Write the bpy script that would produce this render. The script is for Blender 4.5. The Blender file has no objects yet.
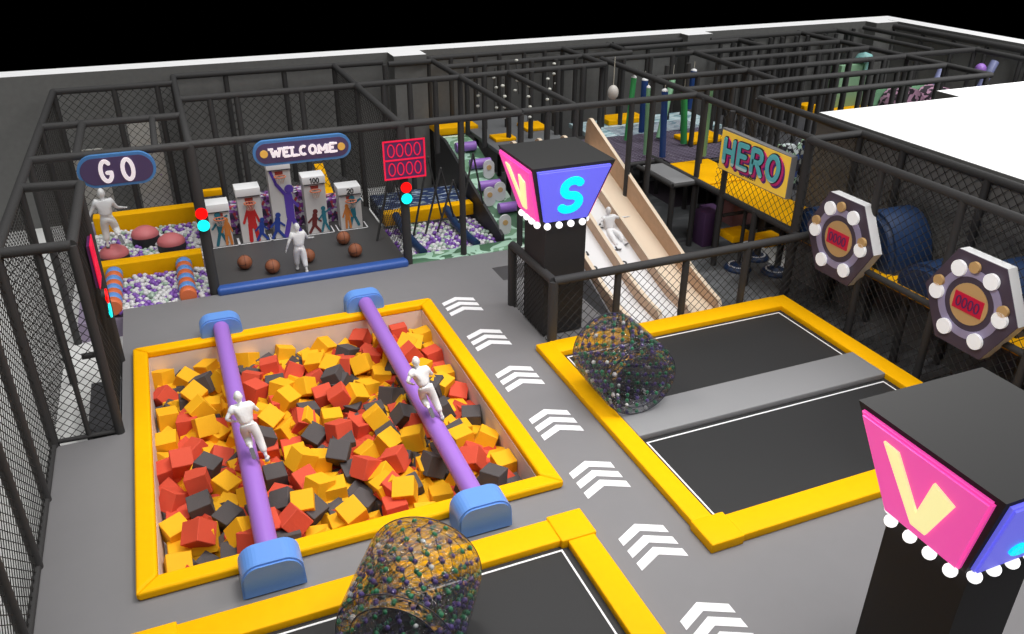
import bpy, bmesh, math, random
from mathutils import Vector, Matrix, Euler
random.seed(7)
C = bpy.context.scene.collection
PI = math.pi

# ------------------------------------------------------------------ camera, world, lights, exposure
cam_d = bpy.data.cameras.new('camera'); cam = bpy.data.objects.new('camera', cam_d); C.objects.link(cam)
cam_d.sensor_width = 36.0; cam_d.lens = 824.508 / 1024 * 36.0; cam_d.clip_end = 300
yaw, pit, rol = math.radians(22.5998), math.radians(27.6534), math.radians(0.3314)
f_ = Vector((math.sin(yaw)*math.cos(pit), math.cos(yaw)*math.cos(pit), -math.sin(pit)))
r_ = Vector((math.cos(yaw), -math.sin(yaw), 0)); u_ = r_.cross(f_)
r2 = r_*math.cos(rol) + u_*math.sin(rol); u2 = -r_*math.sin(rol) + u_*math.cos(rol)
cam.matrix_world = Matrix(((r2.x, u2.x, -f_.x, 0), (r2.y, u2.y, -f_.y, 0), (r2.z, u2.z, -f_.z, 10.0), (0, 0, 0, 1)))
bpy.context.scene.camera = cam
sc = bpy.context.scene
sc.view_settings.view_transform = 'Standard'; sc.view_settings.look = 'None'
sc.view_settings.gamma = 1.0; sc.view_settings.use_curve_mapping = False
sc.view_settings.exposure = 0.0
w = bpy.data.worlds.new('world'); sc.world = w; w.use_nodes = True
w.node_tree.nodes['Background'].inputs[0].default_value = (0, 0, 0, 1)
w.node_tree.nodes['Background'].inputs[1].default_value = 0.0

def area(name, loc, size, power, target, col=(1, 1, 1), spread=180):
    l = bpy.data.lights.new(name, 'AREA'); l.shape = 'DISK'; l.size = size; l.energy = power; l.color = col
    l.spread = math.radians(spread)
    o = bpy.data.objects.new(name, l); C.objects.link(o); o.location = loc
    o.rotation_euler = (Vector(target) - Vector(loc)).to_track_quat('-Z', 'Y').to_euler()
    return o
sun = bpy.data.lights.new('overhead_light', 'SUN'); sun.energy = 2.8; sun.angle = math.radians(60)
so = bpy.data.objects.new('overhead_light', sun); C.objects.link(so); so.location = (4, 10, 16)
so.rotation_euler = (math.radians(12), math.radians(8), 0)
area('hall_light', (3.0, 13.0, 9.5), 3.0, 420, (3.0, 14.5, 0), (1, .97, .93))
area('hall_light', (8.5, 9.0, 9.0), 3.0, 480, (8.5, 10.0, 0), (1, .97, .95))
area('hall_light', (2.0, 21.0, 9.0), 3.0, 150, (2.0, 23.5, 0), (1, .98, .96))
area('hall_light', (13.0, 24.0, 10.5), 4.0, 120, (13.0, 24.5, 0), (1, .98, .96))
area('hall_light', (28.0, 14.0, 12.0), 6.0, 1500, (27.0, 15.0, 4.4), (1, 1, 1))

# ------------------------------------------------------------------ materials
MATS = {}
def mat(name, col, rough=.6, metal=0.0, emit=None, estr=1.0, bump=0.0, bscale=40.0, var=0.0, spec=.5, coat=0.0):
    if name in MATS: return MATS[name]
    m = bpy.data.materials.new(name); m.use_nodes = True; nt = m.node_tree; b = nt.nodes['Principled BSDF']
    b.inputs['Base Color'].default_value = (*col, 1); b.inputs['Roughness'].default_value = rough
    b.inputs['Metallic'].default_value = metal; b.inputs['Specular IOR Level'].default_value = spec
    b.inputs['Coat Weight'].default_value = coat
    if emit: b.inputs['Emission Color'].default_value = (*emit, 1); b.inputs['Emission Strength'].default_value = estr
    if bump or var:
        tc = nt.nodes.new('ShaderNodeTexCoord'); n = nt.nodes.new('ShaderNodeTexNoise'); n.inputs['Scale'].default_value = bscale
        nt.links.new(tc.outputs['Object'], n.inputs['Vector'])
        if bump:
            bp = nt.nodes.new('ShaderNodeBump'); bp.inputs['Strength'].default_value = bump; bp.inputs['Distance'].default_value = .02
            nt.links.new(n.outputs['Fac'], bp.inputs['Height']); nt.links.new(bp.outputs['Normal'], b.inputs['Normal'])
        if var:
            mp = nt.nodes.new('ShaderNodeMapRange'); mp.inputs[1].default_value = .3; mp.inputs[2].default_value = .7
            mp.inputs[3].default_value = 1 - var; mp.inputs[4].default_value = 1 + var
            mx = nt.nodes.new('ShaderNodeMix'); mx.data_type = 'RGBA'; mx.blend_type = 'MULTIPLY'; mx.inputs[0].default_value = 1
            mx.inputs['A'].default_value = (*col, 1); cb = nt.nodes.new('ShaderNodeCombineColor')
            nt.links.new(n.outputs['Fac'], mp.inputs[0])
            for k in range(3): nt.links.new(mp.outputs[0], cb.inputs[k])
            nt.links.new(cb.outputs[0], mx.inputs['B']); nt.links.new(mx.outputs['Result'], b.inputs['Base Color'])
    MATS[name] = m; return m

def ramp_mat(name, stops, kind='noise', scale=3.0, detail=2.0, rough=.6, interp='CONSTANT', stretch=(1, 1, 1), bump=0.0):
    """patterned surface: object-space noise or voronoi cells run through a hard colour ramp"""
    if name in MATS: return MATS[name]
    m = bpy.data.materials.new(name); m.use_nodes = True; nt = m.node_tree; b = nt.nodes['Principled BSDF']
    b.inputs['Roughness'].default_value = rough
    tc = nt.nodes.new('ShaderNodeTexCoord'); mp = nt.nodes.new('ShaderNodeMapping'); mp.inputs['Scale'].default_value = stretch
    nt.links.new(tc.outputs['Object'], mp.inputs[0])
    if kind == 'noise':
        n = nt.nodes.new('ShaderNodeTexNoise'); n.inputs['Scale'].default_value = scale; n.inputs['Detail'].default_value = detail
        n.inputs['Distortion'].default_value = .6; out = n.outputs['Fac']
    elif kind == 'voronoi':
        n = nt.nodes.new('ShaderNodeTexVoronoi'); n.inputs['Scale'].default_value = scale
        sp = nt.nodes.new('ShaderNodeSeparateColor'); nt.links.new(n.outputs['Color'], sp.inputs[0]); out = sp.outputs[0]
    elif kind == 'z':
        sx = nt.nodes.new('ShaderNodeSeparateXYZ'); nt.links.new(mp.outputs[0], sx.inputs[0]); n = None; out = sx.outputs[2]
    elif kind == 'rings':
        n = nt.nodes.new('ShaderNodeTexWave'); n.wave_type = 'RINGS'; n.inputs['Scale'].default_value = scale
        n.inputs['Distortion'].default_value = 4; out = n.outputs['Fac']
    if n: nt.links.new(mp.outputs[0], n.inputs['Vector'])
    cr = nt.nodes.new('ShaderNodeValToRGB'); cr.color_ramp.interpolation = interp
    els = cr.color_ramp.elements
    while len(els) < len(stops): els.new(.5)
    for e, (p, c) in zip(els, stops): e.position = p; e.color = (*c, 1)
    nt.links.new(out, cr.inputs[0]); nt.links.new(cr.outputs[0], b.inputs['Base Color'])
    MATS[name] = m; return m

pipe = mat('padded dark pipe', (.035, .034, .034), .75, bump=.3, bscale=30)
wire = mat('black netting cord', (.02, .018, .016), .8)
yellow = mat('yellow vinyl', (.93, .46, .0), .6, bump=.03, bscale=6, var=.02, spec=.12)
floor_m = mat('grey vinyl floor', (.193, .188, .192), .6, bump=.02, bscale=3, var=.012)
black = mat('black vinyl', (.022, .022, .024), .6)
bed_m = mat('trampoline bed', (.0165, .0165, .017), .65, bump=.1, bscale=250)
white_m = mat('white line', (.85, .85, .86), .5)
greyp = mat('grey padding', (.24, .24, .245), .5, bump=.05, bscale=8)
wall_m = mat('grey wall', (.15, .15, .145), .85, bump=.05, bscale=6, var=.05)
cap_m = mat('white wall top', (.97, .97, .97), .8)
cream = mat('cream pit lining', (.72, .62, .55), .7)
blue_v = mat('light blue vinyl', (.13, .30, .72), .4, bump=.03)
purple_v = mat('purple vinyl', (.34, .16, .58), .4)
figure_m = mat('white mannequin plaster', (.80, .80, .80), .5)
shirt_m = mat('white cloth', (.83, .83, .83), .75, bump=.2, bscale=25)
pink_em = mat('pink lit panel', (.85, .06, .38), .4, emit=(1.0, .085, .47), estr=.62)
blue_em = mat('blue lit panel', (.12, .12, .75), .4, emit=(.16, .16, .95), estr=.62)
cream_em = mat('pale yellow lit letter', (.9, .85, .4), .4, emit=(1, .92, .42), estr=.75)
cyan_em = mat('cyan lit letter', (.0, .7, .85), .4, emit=(.0, .82, .95), estr=.8)
bulb_em = mat('white bulb', (.9, .9, .9), .3, emit=(1, 1, 1), estr=1.1)
red_em = mat('red signal light', (.8, .0, .0), .4, emit=(1, .0, .0), estr=1.0)
cyanl_em = mat('cyan signal light', (.0, .7, .7), .4, emit=(.0, .85, .83), estr=1.0)
redseg = mat('red lit digit', (.7, .01, .06), .4, emit=(.85, .005, .05), estr=.45)
dispbg = mat('dark display', (.12, .03, .13), .4)
navy = mat('navy vinyl', (.012, .035, .10), .45, bump=.1, bscale=6)
purp_dark = mat('dark purple board', (.075, .05, .13), .5)
slate_p = mat('dark plum board', (.075, .055, .085), .5)
lav = mat('lavender ring', (.38, .34, .52), .5)
tan = mat('tan disc', (.68, .43, .18), .5)
rimblue = mat('blue sign rim', (.07, .22, .50), .4)
gold = mat('gold disc', (.85, .5, .10), .4)
wood = mat('pale birch ply', (.56, .38, .25), .5, bump=.05, var=.06, bscale=5)
wood_e = mat('light ply edge', (.78, .64, .48), .5)
white_v = mat('white plastic', (.78, .78, .78), .35)
orange_s = mat('orange red vinyl', (.72, .17, .06), .45)
blue_s = mat('sky blue vinyl', (.14, .32, .72), .45)
dome_m = mat('dusty pink vinyl', (.62, .17, .18), .55)
foam_y = mat('yellow foam', (.83, .41, .0), .8, bump=.15, bscale=40)
foam_r = mat('red foam', (.62, .07, .03), .8, bump=.15, bscale=40)
foam_g = mat('charcoal foam', (.075, .066, .066), .85, bump=.15, bscale=40)
ball_w = mat('white ball plastic', (.66, .66, .66), .4)
ball_p = mat('purple ball plastic', (.22, .09, .42), .3)
ball_g = mat('sage ball plastic', (.36, .48, .38), .3)
bball = mat('brown leather ball', (.30, .10, .045), .6, bump=.4, bscale=160)
camo = ramp_mat('green camouflage', [(0, (.07, .16, .09)), (.44, (.40, .62, .48)), (.54, (.17, .33, .2)), (.63, (.62, .78, .66))], scale=.95, stretch=(1, 1.3, 1), rough=.5)
graf = ramp_mat('multicolour graffiti', [(0, (.06, .03, .09)), (.2, (.55, .55, .58)), (.38, (.25, .06, .3)), (.52, (.5, .06, .08)), (.66, (.05, .05, .09)), (.78, (.62, .62, .66)), (.9, (.3, .12, .45))], kind='voronoi', scale=11)
navygraf = ramp_mat('navy graffiti', [(0, (.012, .03, .10)), (.5, (.35, .42, .55)), (.6, (.012, .03, .10)), (.85, (.25, .3, .3))], kind='voronoi', scale=5, stretch=(1, 3, 1))
skyfl = ramp_mat('sky blue marbling', [(0, (.18, .32, .36)), (.42, (.42, .58, .62)), (.55, (.58, .7, .72)), (.66, (.2, .38, .42))], scale=2.2, stretch=(.6, 1.6, 1))
carpet = ramp_mat('dark marbled carpet', [(0, (.05, .054, .06)), (.45, (.10, .105, .11)), (.62, (.19, .2, .21)), (.75, (.06, .062, .07))], scale=.9, detail=3, rough=.95, interp='LINEAR', stretch=(.6, 1.4, 1))
scribble = ramp_mat('white board with purple scribble', [(0, (.55, .55, .52)), (.66, (.30, .16, .42)), (.72, (.55, .55, .52))], scale=5, detail=4)
def clear_mat():
    m = bpy.data.materials.new('clear bumpy film'); m.use_nodes = True; nt = m.node_tree
    for n in list(nt.nodes):
        if n.type != 'OUTPUT_MATERIAL': nt.nodes.remove(n)
    out = nt.nodes['Material Output']
    g = nt.nodes.new('ShaderNodeBsdfGlass'); g.inputs['Roughness'].default_value = 0.0; g.inputs['IOR'].default_value = 1.33
    t = nt.nodes.new('ShaderNodeBsdfTransparent'); t.inputs[0].default_value = (.80, .80, .82, 1)
    mx = nt.nodes.new('ShaderNodeMixShader'); mx.inputs[0].default_value = .38
    tc = nt.nodes.new('ShaderNodeTexCoord'); v = nt.nodes.new('ShaderNodeTexVoronoi'); v.inputs['Scale'].default_value = 9
    bp = nt.nodes.new('ShaderNodeBump'); bp.inputs['Strength'].default_value = .8; bp.inputs['Distance'].default_value = .05
    nt.links.new(tc.outputs['Object'], v.inputs['Vector']); nt.links.new(v.outputs['Distance'], bp.inputs['Height'])
    nt.links.new(bp.outputs['Normal'], g.inputs['Normal'])
    nt.links.new(t.outputs[0], mx.inputs[1]); nt.links.new(g.outputs[0], mx.inputs[2]); nt.links.new(mx.outputs[0], out.inputs[0])
    return m
film = clear_mat()

# ------------------------------------------------------------------ mesh helpers (all coordinates in world metres)
class MB:
    def __init__(s): s.v = []; s.f = []; s.m = []; s.sm = []
    def add(s, vs, fs, mi=0, smooth=False):
        n = len(s.v); s.v += [Vector(p) for p in vs]
        for f in fs: s.f.append([i + n for i in f]); s.m.append(mi); s.sm.append(smooth)
        return s
    def hexa(s, p, mi=0):
        return s.add(p, [(0, 3, 2, 1), (4, 5, 6, 7), (0, 1, 5, 4), (1, 2, 6, 5), (2, 3, 7, 6), (3, 0, 4, 7)], mi)
    def box(s, x0, x1, y0, y1, z0, z1, mi=0):
        return s.hexa([(x0, y0, z0), (x1, y0, z0), (x1, y1, z0), (x0, y1, z0), (x0, y0, z1), (x1, y0, z1), (x1, y1, z1), (x0, y1, z1)], mi)
    def pad(s, x0, x1, y0, y1, z0, z1, b=.025, mi=0):
        """box with a bevelled rim on every edge (soft padding)"""
        bm = bmesh.new(); bmesh.ops.create_cube(bm, size=1)
        for v in bm.verts: v.co = Vector(((x0+x1)/2 + v.co.x*(x1-x0), (y0+y1)/2 + v.co.y*(y1-y0), (z0+z1)/2 + v.co.z*(z1-z0)))
        bmesh.ops.bevel(bm, geom=bm.edges[:], offset=b, segments=3, affect='EDGES', profile=.5)
        s.bm(bm, mi, True); return s
    def bm(s, bm, mi=0, smooth=False, M=None):
        bm.verts.index_update()
        s.add([(M @ v.co if M else v.co.copy()) for v in bm.verts], [[v.index for v in f.verts] for f in bm.faces], mi, smooth); bm.free(); return s
    def tube(s, p, q, r, n=10, r1=None, caps=True, mi=0, smooth=True):
        p = Vector(p); q = Vector(q); d = (q - p)
        if d.length < 1e-6: return s
        d.normalize(); a = d.orthogonal().normalized(); b = d.cross(a); r1 = r if r1 is None else r1
        vs = [p + (a*math.cos(t) + b*math.sin(t))*r for t in [2*PI*i/n for i in range(n)]] + [q + (a*math.cos(t) + b*math.sin(t))*r1 for t in [2*PI*i/n for i in range(n)]]
        s.add(vs, [(i, (i+1) % n, n+(i+1) % n, n+i) for i in range(n)], mi, smooth)
        if caps: s.add(vs[:n], [list(range(n))[::-1]], mi); s.add(vs[n:], [list(range(n))], mi)
        return s
    def path(s, pts, r, n=8, mi=0):
        for a, b in zip(pts, pts[1:]): s.tube(a, b, r, n, mi=mi)
        for a in pts[1:-1]: s.ball(a, r, 6, mi=mi)
        return s
    def ball(s, c, r, n=12, sc=(1, 1, 1), mi=0):
        c = Vector(c); m = max(4, n//2+1); vs = [c + Vector((0, 0, r*sc[2]))]
        for j in range(1, m):
            t = PI*j/m
            for i in range(n): vs.append(c + Vector((r*sc[0]*math.sin(t)*math.cos(2*PI*i/n), r*sc[1]*math.sin(t)*math.sin(2*PI*i/n), r*sc[2]*math.cos(t))))
        vs.append(c - Vector((0, 0, r*sc[2]))); L = len(vs)-1; fs = [(0, 1+i, 1+(i+1) % n) for i in range(n)]
        for j in range(m-2):
            for i in range(n): a = 1+j*n; fs.append((a+i, a+n+i, a+n+(i+1) % n, a+(i+1) % n))
        a = 1+(m-2)*n; fs += [(L, a+(i+1) % n, a+i) for i in range(n)]
        return s.add(vs, fs, mi, True)
    def lathe(s, prof, c=(0, 0, 0), n=24, mi=0, ax=None):
        """profile [(r,h)] spun about z, or about the direction ax"""
        c = Vector(c); Q = Vector((0, 0, 1)).rotation_difference(Vector(ax).normalized()).to_matrix() if ax else Matrix.Identity(3)
        vs = []; k = len(prof)
        for r, h in prof:
            for i in range(n): vs.append(c + Q @ Vector((r*math.cos(2*PI*i/n), r*math.sin(2*PI*i/n), h)))
        s.add(vs, [(j*n+i, j*n+(i+1) % n, (j+1)*n+(i+1) % n, (j+1)*n+i) for j in range(k-1) for i in range(n)], mi, True)
        if prof[0][0] > 1e-4: s.add(vs[:n], [list(range(n))[::-1]], mi)
        if prof[-1][0] > 1e-4: s.add(vs[-n:], [list(range(n))], mi)
        return s
    def prism(s, poly, o, u, v, t, mi=0, smooth=False):
        """2D polygon (a,b) placed at o + a*u + b*v, extruded by the vector t"""
        o = Vector(o); u = Vector(u); v = Vector(v); t = Vector(t); n = len(poly)
        A = [o + a*u + b*v for a, b in poly]; B = [p + t for p in A]
        s.add(A + B, [list(range(n))[::-1], [n+i for i in range(n)]], mi)
        return s.add(A + B, [(i, (i+1) % n, n+(i+1) % n, n+i) for i in range(n)], mi, smooth)
    def net(s, o, u, v, wd, ht, sp=.17, r=.009):
        """diamond netting of real cords over the rectangle o + [0,wd]u + [0,ht]v"""
        o = Vector(o); u = Vector(u); v = Vector(v)
        for sg in (1, -1):
            k = -ht if sg == 1 else 0.0
            lim = wd if sg == 1 else wd + ht
            k = math.ceil(k/sp)*sp + sp*.37
            while k < lim:
                # line: a = k + sg*b
                pts = []
                b0, b1 = 0.0, ht
                if sg == 1: b0 = max(b0, -k); b1 = min(b1, wd-k)
                else: b0 = max(b0, k-wd); b1 = min(b1, k)
                if b1 - b0 > .03:
                    s.tube(o + (k+sg*b0)*u + b0*v, o + (k+sg*b1)*u + b1*v, r, 3, caps=False, smooth=False)
                k += sp
        return s
    def build(s, name, m, parent=None, **kw):
        me = bpy.data.meshes.new(name)
        if parent is not None: o0 = wloc(parent)
        else:
            xs = [p.x for p in s.v]; ys = [p.y for p in s.v]; zs = [p.z for p in s.v]
            o0 = Vector(((min(xs)+max(xs))/2, (min(ys)+max(ys))/2, min(zs)))
        me.from_pydata([p - o0 for p in s.v], [], s.f)
        for x in (m if isinstance(m, (list, tuple)) else [m]): me.materials.append(x)
        me.polygons.foreach_set('material_index', s.m); me.polygons.foreach_set('use_smooth', s.sm)
        me.update()
        o = bpy.data.objects.new(name, me); C.objects.link(o)
        if parent is not None: o.parent = parent
        else: o.location = o0
        tag(o, **kw); return o

def wloc(o):
    p = Vector(o.location)
    while o.parent: o = o.parent; p += Vector(o.location)
    return p
def tag(o, label=None, cat=None, group=None, kind=None):
    if label: o['label'] = label
    if cat: o['category'] = cat
    if group: o['group'] = group
    if kind: o['kind'] = kind
    return o
def thing(name, label, cat, loc=(0, 0, 0), group=None):
    o = bpy.data.objects.new(name, None); C.objects.link(o); o.location = loc; o.empty_display_size = .1
    return tag(o, label, cat, group)
def dup(root, loc, rz=0.0, label=None, group=None):
    r = root.copy(); C.objects.link(r); r.location = loc; r.rotation_euler = (0, 0, rz)
    if label: r['label'] = label
    if group: r['group'] = group
    def rec(a, b):
        for ch in list(a.children):
            c = ch.copy(); C.objects.link(c); c.parent = b; rec(ch, c)
    rec(root, r); return r
def ngon(r, n, a0=0, sx=1, sy=1): return [(r*sx*math.cos(a0+2*PI*i/n), r*sy*math.sin(a0+2*PI*i/n)) for i in range(n)]
def stadium(wd, ht, n=10, r=None):
    r = ht/2 if r is None else r; a = wd/2 - r; b = ht/2 - r; out = []
    for cx, cy, t0 in ((a, b, 0), (-a, b, PI/2), (-a, -b, PI), (a, -b, 1.5*PI)):
        out += [(cx + r*math.cos(t0 + PI/2*i/n), cy + r*math.sin(t0 + PI/2*i/n)) for i in range(n+1)]
    return out

# ------------------------------------------------------------------ lettering: strokes in a unit cell (x 0..w, y 0..1)
def arc(cx, cy, rx, ry, a0, a1, n=12): return [(cx + rx*math.cos(math.radians(a0+(a1-a0)*i/n)), cy + ry*math.sin(math.radians(a0+(a1-a0)*i/n))) for i in range(n+1)]
GL = {
 'A': (.7, [[(0, 0), (.35, 1), (.7, 0)], [(.13, .35), (.57, .35)]]),
 'B': (.6, [[(0, 0), (0, 1), (.3, 1)] + arc(.3, .77, .22, .23, 90, -90) + [(0, .54)], [(.3, .54)] + arc(.32, .27, .26, .27, 90, -90) + [(0, 0)]]),
 'C': (.65, [arc(.35, .5, .35, .5, 50, 310, 18)]),
 'E': (.55, [[(.55, 1), (0, 1), (0, 0), (.55, 0)], [(0, .52), (.45, .52)]]),
 'G': (.7, [arc(.35, .5, .35, .5, 48, 330, 18) + [(.66, .42), (.4, .42)]]),
 'H': (.62, [[(0, 0), (0, 1)], [(.62, 0), (.62, 1)], [(0, .5), (.62, .5)]]),
 'L': (.55, [[(0, 1), (0, 0), (.55, 0)]]),
 'M': (.85, [[(0, 0), (0, 1), (.42, .25), (.85, 1), (.85, 0)]]),
 'O': (.68, [arc(.34, .5, .34, .5, 0, 360, 24)]),
 'P': (.58, [[(0, 0), (0, 1), (.3, 1)] + arc(.3, .74, .26, .26, 90, -90) + [(0, .48)]]),
 'R': (.62, [[(0, 0), (0, 1), (.3, 1)] + arc(.32, .74, .27, .26, 90, -90) + [(0, .48)], [(.28, .48), (.62, 0)]]),
 'S': (.62, [arc(.32, .75, .27, .25, 40, 270, 14) + arc(.3, .25, .3, .25, 90, -140, 14)]),
 'T': (.66, [[(0, 1), (.66, 1)], [(.33, 1), (.33, 0)]]),
 'V': (.7, [[(0, 1), (.35, 0), (.7, 1)]]),
 'W': (1.0, [[(0, 1), (.25, 0), (.5, .8), (.75, 0), (1, 1)]]),
 '0': (.5, [arc(.25, .5, .25, .5, 0, 360, 20)]),
 '1': (.3, [[(0, .78), (.18, 1), (.18, 0)]]),
 '2': (.55, [arc(.27, .73, .27, .27, 170, -30, 10) + [(0, 0), (.56, 0)]]),
 '5': (.55, [[(.5, 1), (.06, 1), (.03, .55)] + arc(.25, .32, .3, .32, 120, -150, 12)]),
 '7': (.55, [[(0, 1), (.55, 1), (.2, 0)]]),
 '/': (.3, [[(.3, 1), (0, 0)]]),
}
def text(mb, s, o, u, v, h, sw, depth, gap=.25, track=1.0, mi=0, serif=0.0, center=True, rnd=True):
    """letters of height h, stroke width sw, on the plane (o,u,v), raised along u x v by depth"""
    o = Vector(o); u = Vector(u).normalized(); v = Vector(v).normalized(); n = u.cross(v)
    k_ = 0
    adv = [(GL[c][0] if c in GL else .4) for c in s]
    W = (sum(adv) + gap*(len(s)-1))*h*track; x = -W/2 if center else 0
    for c, a in zip(s, adv):
        if c in GL:
            for st in GL[c][1]:
                P = [(x + px*h*track, (py-.5)*h) for px, py in st]
                for p, q in zip(P, P[1:]):
                    dx, dy = q[0]-p[0], q[1]-p[1]; L = math.hypot(dx, dy)
                    if L < 1e-6: continue
                    nx, ny = -dy/L*sw/2, dx/L*sw/2
                    k_ += 1; mb.prism([(p[0]-nx, p[1]-ny), (q[0]-nx, q[1]-ny), (q[0]+nx, q[1]+ny), (p[0]+nx, p[1]+ny)], o, u, v, n*(depth + .0006*(k_ % 5)), mi)
                if rnd:
                    for p in P: k_ += 1; mb.prism([(p[0]+a_, p[1]+b_) for a_, b_ in ngon(sw/2, 8, PI/8)], o, u, v, n*(depth - .0006 - .0006*(k_ % 5)), mi)
                if serif:
                    for p in (P[0], P[-1]):
                        if abs(abs(p[1]) - h/2) < h*.06:
                            mb.prism([(p[0]-serif, p[1]-sw*.35), (p[0]+serif, p[1]-sw*.35), (p[0]+serif, p[1]+sw*.35), (p[0]-serif, p[1]+sw*.35)], o, u, v, n*(depth + .004), mi)
        x += (a + gap)*h*track
    return mb

def letters(s, o, u, v, h, sw, depth, m, parent, name='letter', gap=.25, track=1.0, serif=0.0, rnd=True):
    """one child mesh per character"""
    u = Vector(u).normalized(); adv = [GL[c][0] for c in s]; W = (sum(adv) + gap*(len(s)-1))*h*track; x = -W/2
    for c, a in zip(s, adv):
        text(MB(), c, Vector(o) + u*(x + a*h*track/2), u, v, h, sw, depth, track=track, serif=serif, rnd=rnd).build(name, m, parent); x += (a+gap)*h*track

# ------------------------------------------------------------------ room shell
def struct(name, mb, m): o = mb.build(name, m); o['kind'] = 'structure'; return o
m_ = MB()
px0, px1, py0, py1 = -1.5, 5.28, 11.2, 18.9           # foam pit opening
SX0 = -3.3
for b in ((SX0, px0, -3, 15.85), (px0, px1, -3, py0), (px1, 7.6, -3, 21.85), (px0, px1, py1, 21.85), (-2.05, px0, 15.85, 21.85), (7.6, 14.6, -3, 15.85)):
    m_.box(b[0], b[1], b[2], b[3], -.8, 0)
struct('floor', m_, floor_m)
struct('floor', MB().box(-30, 34, -6, 32, -1.0, -.8), mat('pale ground', (.66, .66, .64), .8, var=.03, bscale=.6))
struct('floor', MB().box(7.6, 17.1, -6, 22.0, -.8, -.79).box(9.0, 20.5, 22.0, 31.4, -.8, -.79), carpet)
struct('floor', MB().box(.3, 5.8, 21.9, 30.9, -.8, 0), mat('dark court floor', (.062, .06, .06), .55, bump=.05))
m_ = MB(); W = .03
m_.box(px0-W, px0, py0, py1, -1.0, -.002).box(px1, px1+W, py0, py1, -1.0, -.002).box(px0, px1, py1, py1+W, -1.0, -.002).box(px0, px1, py0-W, py0, -1.0, -.002)
for k, bb in enumerate(((px0, px0+W, py0, py1), (px1-W, px1, py0, py1), (px0, px1, py1-W, py1), (px0, px1, py0, py0+W))):
    struct('trim_%d' % (k+1), MB().box(bb[0], bb[1], bb[2], bb[3], -.8, 0.0), cream)
def wallbox(name, *b):
    m = MB().box(*b); m.m = [1 if i == 1 else 0 for i in range(len(m.f))]
    return struct(name, m, [wall_m, cap_m])
wallbox('wall_back', -22, 33.4, 31.45, 32.45, -.8, 4.4)
wallbox('wall_back', 7.95, 9.2, 30.55, 31.45, -.8, 4.4)
wallbox('wall_back', 20.85, 22.1, 30.85, 31.45, -.8, 4.4)
wallbox('wall_back', 31.1, 32.4, 30.75, 31.45, -.8, 4.4)
wallbox('wall_right', 32.45, 33.4, 17.0, 31.45, -.8, 4.4)
wallbox('wall_right', 17.12, 34.5, -2.0, 18.4, -.8, 4.3)
wallbox('wall_right', 22.55, 34.5, 18.4, 19.3, -.8, 4.3)

# ------------------------------------------------------------------ padded pipe cages
ZT = 4.15; R = .1
def cage(label, posts=(), beams=(), nets=(), base=None, group=None, r=R, zt=ZT, cat='pipe frame', name='pipe_cage'):
    """posts: (x,y,z0,z1[,r]); beams: (p,q[,r]); nets: (origin,u,v,width,height[,spacing])"""
    b = base or (posts[0][0], posts[0][1], posts[0][2])
    t = thing(name, label, cat, b, group)
    for p in posts: MB().tube((p[0], p[1], p[2]), (p[0], p[1], p[3]), p[4] if len(p) > 4 else r*.92, 12).build('post', pipe, t)
    for q in beams: MB().tube(q[0], q[1], q[2] if len(q) > 2 else r, 12).build('crossbar', pipe, t)
    for n in nets: MB().net(*n[:5], sp=n[5] if len(n) > 5 else .19).build('netting', wire, t)
    return t
X, Y, Z = Vector((1, 0, 0)), Vector((0, 1, 0)), Vector((0, 0, 1))
# left boundary fence of the walkway
ys = [15.85, 14.1, 12.3, 10.55, 8.8]
cage('tall dark pipe fence with black netting along the left edge of the grey walkway',
     [(-3.3, y, -.8, ZT, .08) for y in ys], [((-3.3, 7.6, ZT), (-3.3, 15.85, ZT)), ((-3.3, 7.6, .05), (-3.3, 15.85, .05), .06)],
     [((-3.3, 7.7, .05), Y, Z, 8.1, 4.1)], cat='fence', name='netted_fence')
cage('narrow netted entry cage of dark padded pipes at the left end of the walkway',
     [(-3.3, 15.95, -.8, ZT), (-2.08, 15.9, -.8, ZT), (-3.3, 19.8, -.8, ZT), (-2.08, 19.0, -.8, ZT), (-2.65, 15.93, -.8, ZT, .05)],
     [((-3.3, 15.95, ZT), (-2.08, 15.9, ZT)), ((-3.3, 15.95, .05), (-2.08, 15.9, .05), .05), ((-2.08, 15.9, ZT), (-2.08, 19.6, ZT)), ((-3.3, 15.95, ZT), (-3.3, 19.8, ZT)), ((-3.3, 19.8, ZT), (-2.08, 19.6, ZT)), ((-2.65, 17.6, 1.0), (-2.08, 17.6, 1.0), .07)],
     [((-3.3, 15.95, .05), X, Z, 1.2, 4.1), ((-2.08, 15.9, .05), Y, Z, 3.1, 4.1, .12), ((-3.3, 16, .05), Y, Z, 3.8, 4.1)])
struct('floor', MB().box(-2.7, -2.08, 16.0, 18.2, -.8, -.02), mat('dark entry floor', (.06, .06, .065), .7))  # plain dark grey floor block inside the entry cage
# cage round the GO ball pit
cage('dark netted pipe cage around the left ball pit with the GO sign',
     [(-3.3, 21.9, -.8, ZT), (-3.3, 29.8, -.8, ZT), (-3.3, 25.2, -.8, ZT), (-1.55, 29.8, -.8, ZT), (.25, 29.8, -.8, ZT), (-.25, 29.8, -.8, ZT)],
     [((-3.3, 19.8, ZT), (-3.3, 29.8, ZT)), ((-3.3, 29.8, ZT), (.25, 29.8, ZT)), ((-3.3, 25.2, ZT), (.3, 25.2, ZT)), ((-3.3, 21.95, ZT), (.3, 21.95, ZT)), ((-2.28, 21.95, ZT), (-2.28, 25.2, ZT)), ((-.5, 21.95, ZT), (-.5, 25.2, ZT), .085)],
     [((-3.3, 29.8, 0), X, Z, 3.6, 4.1, .26), ((-3.3, 21.9, 0), Y, Z, 7.9, 4.1, .22)])
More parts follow.
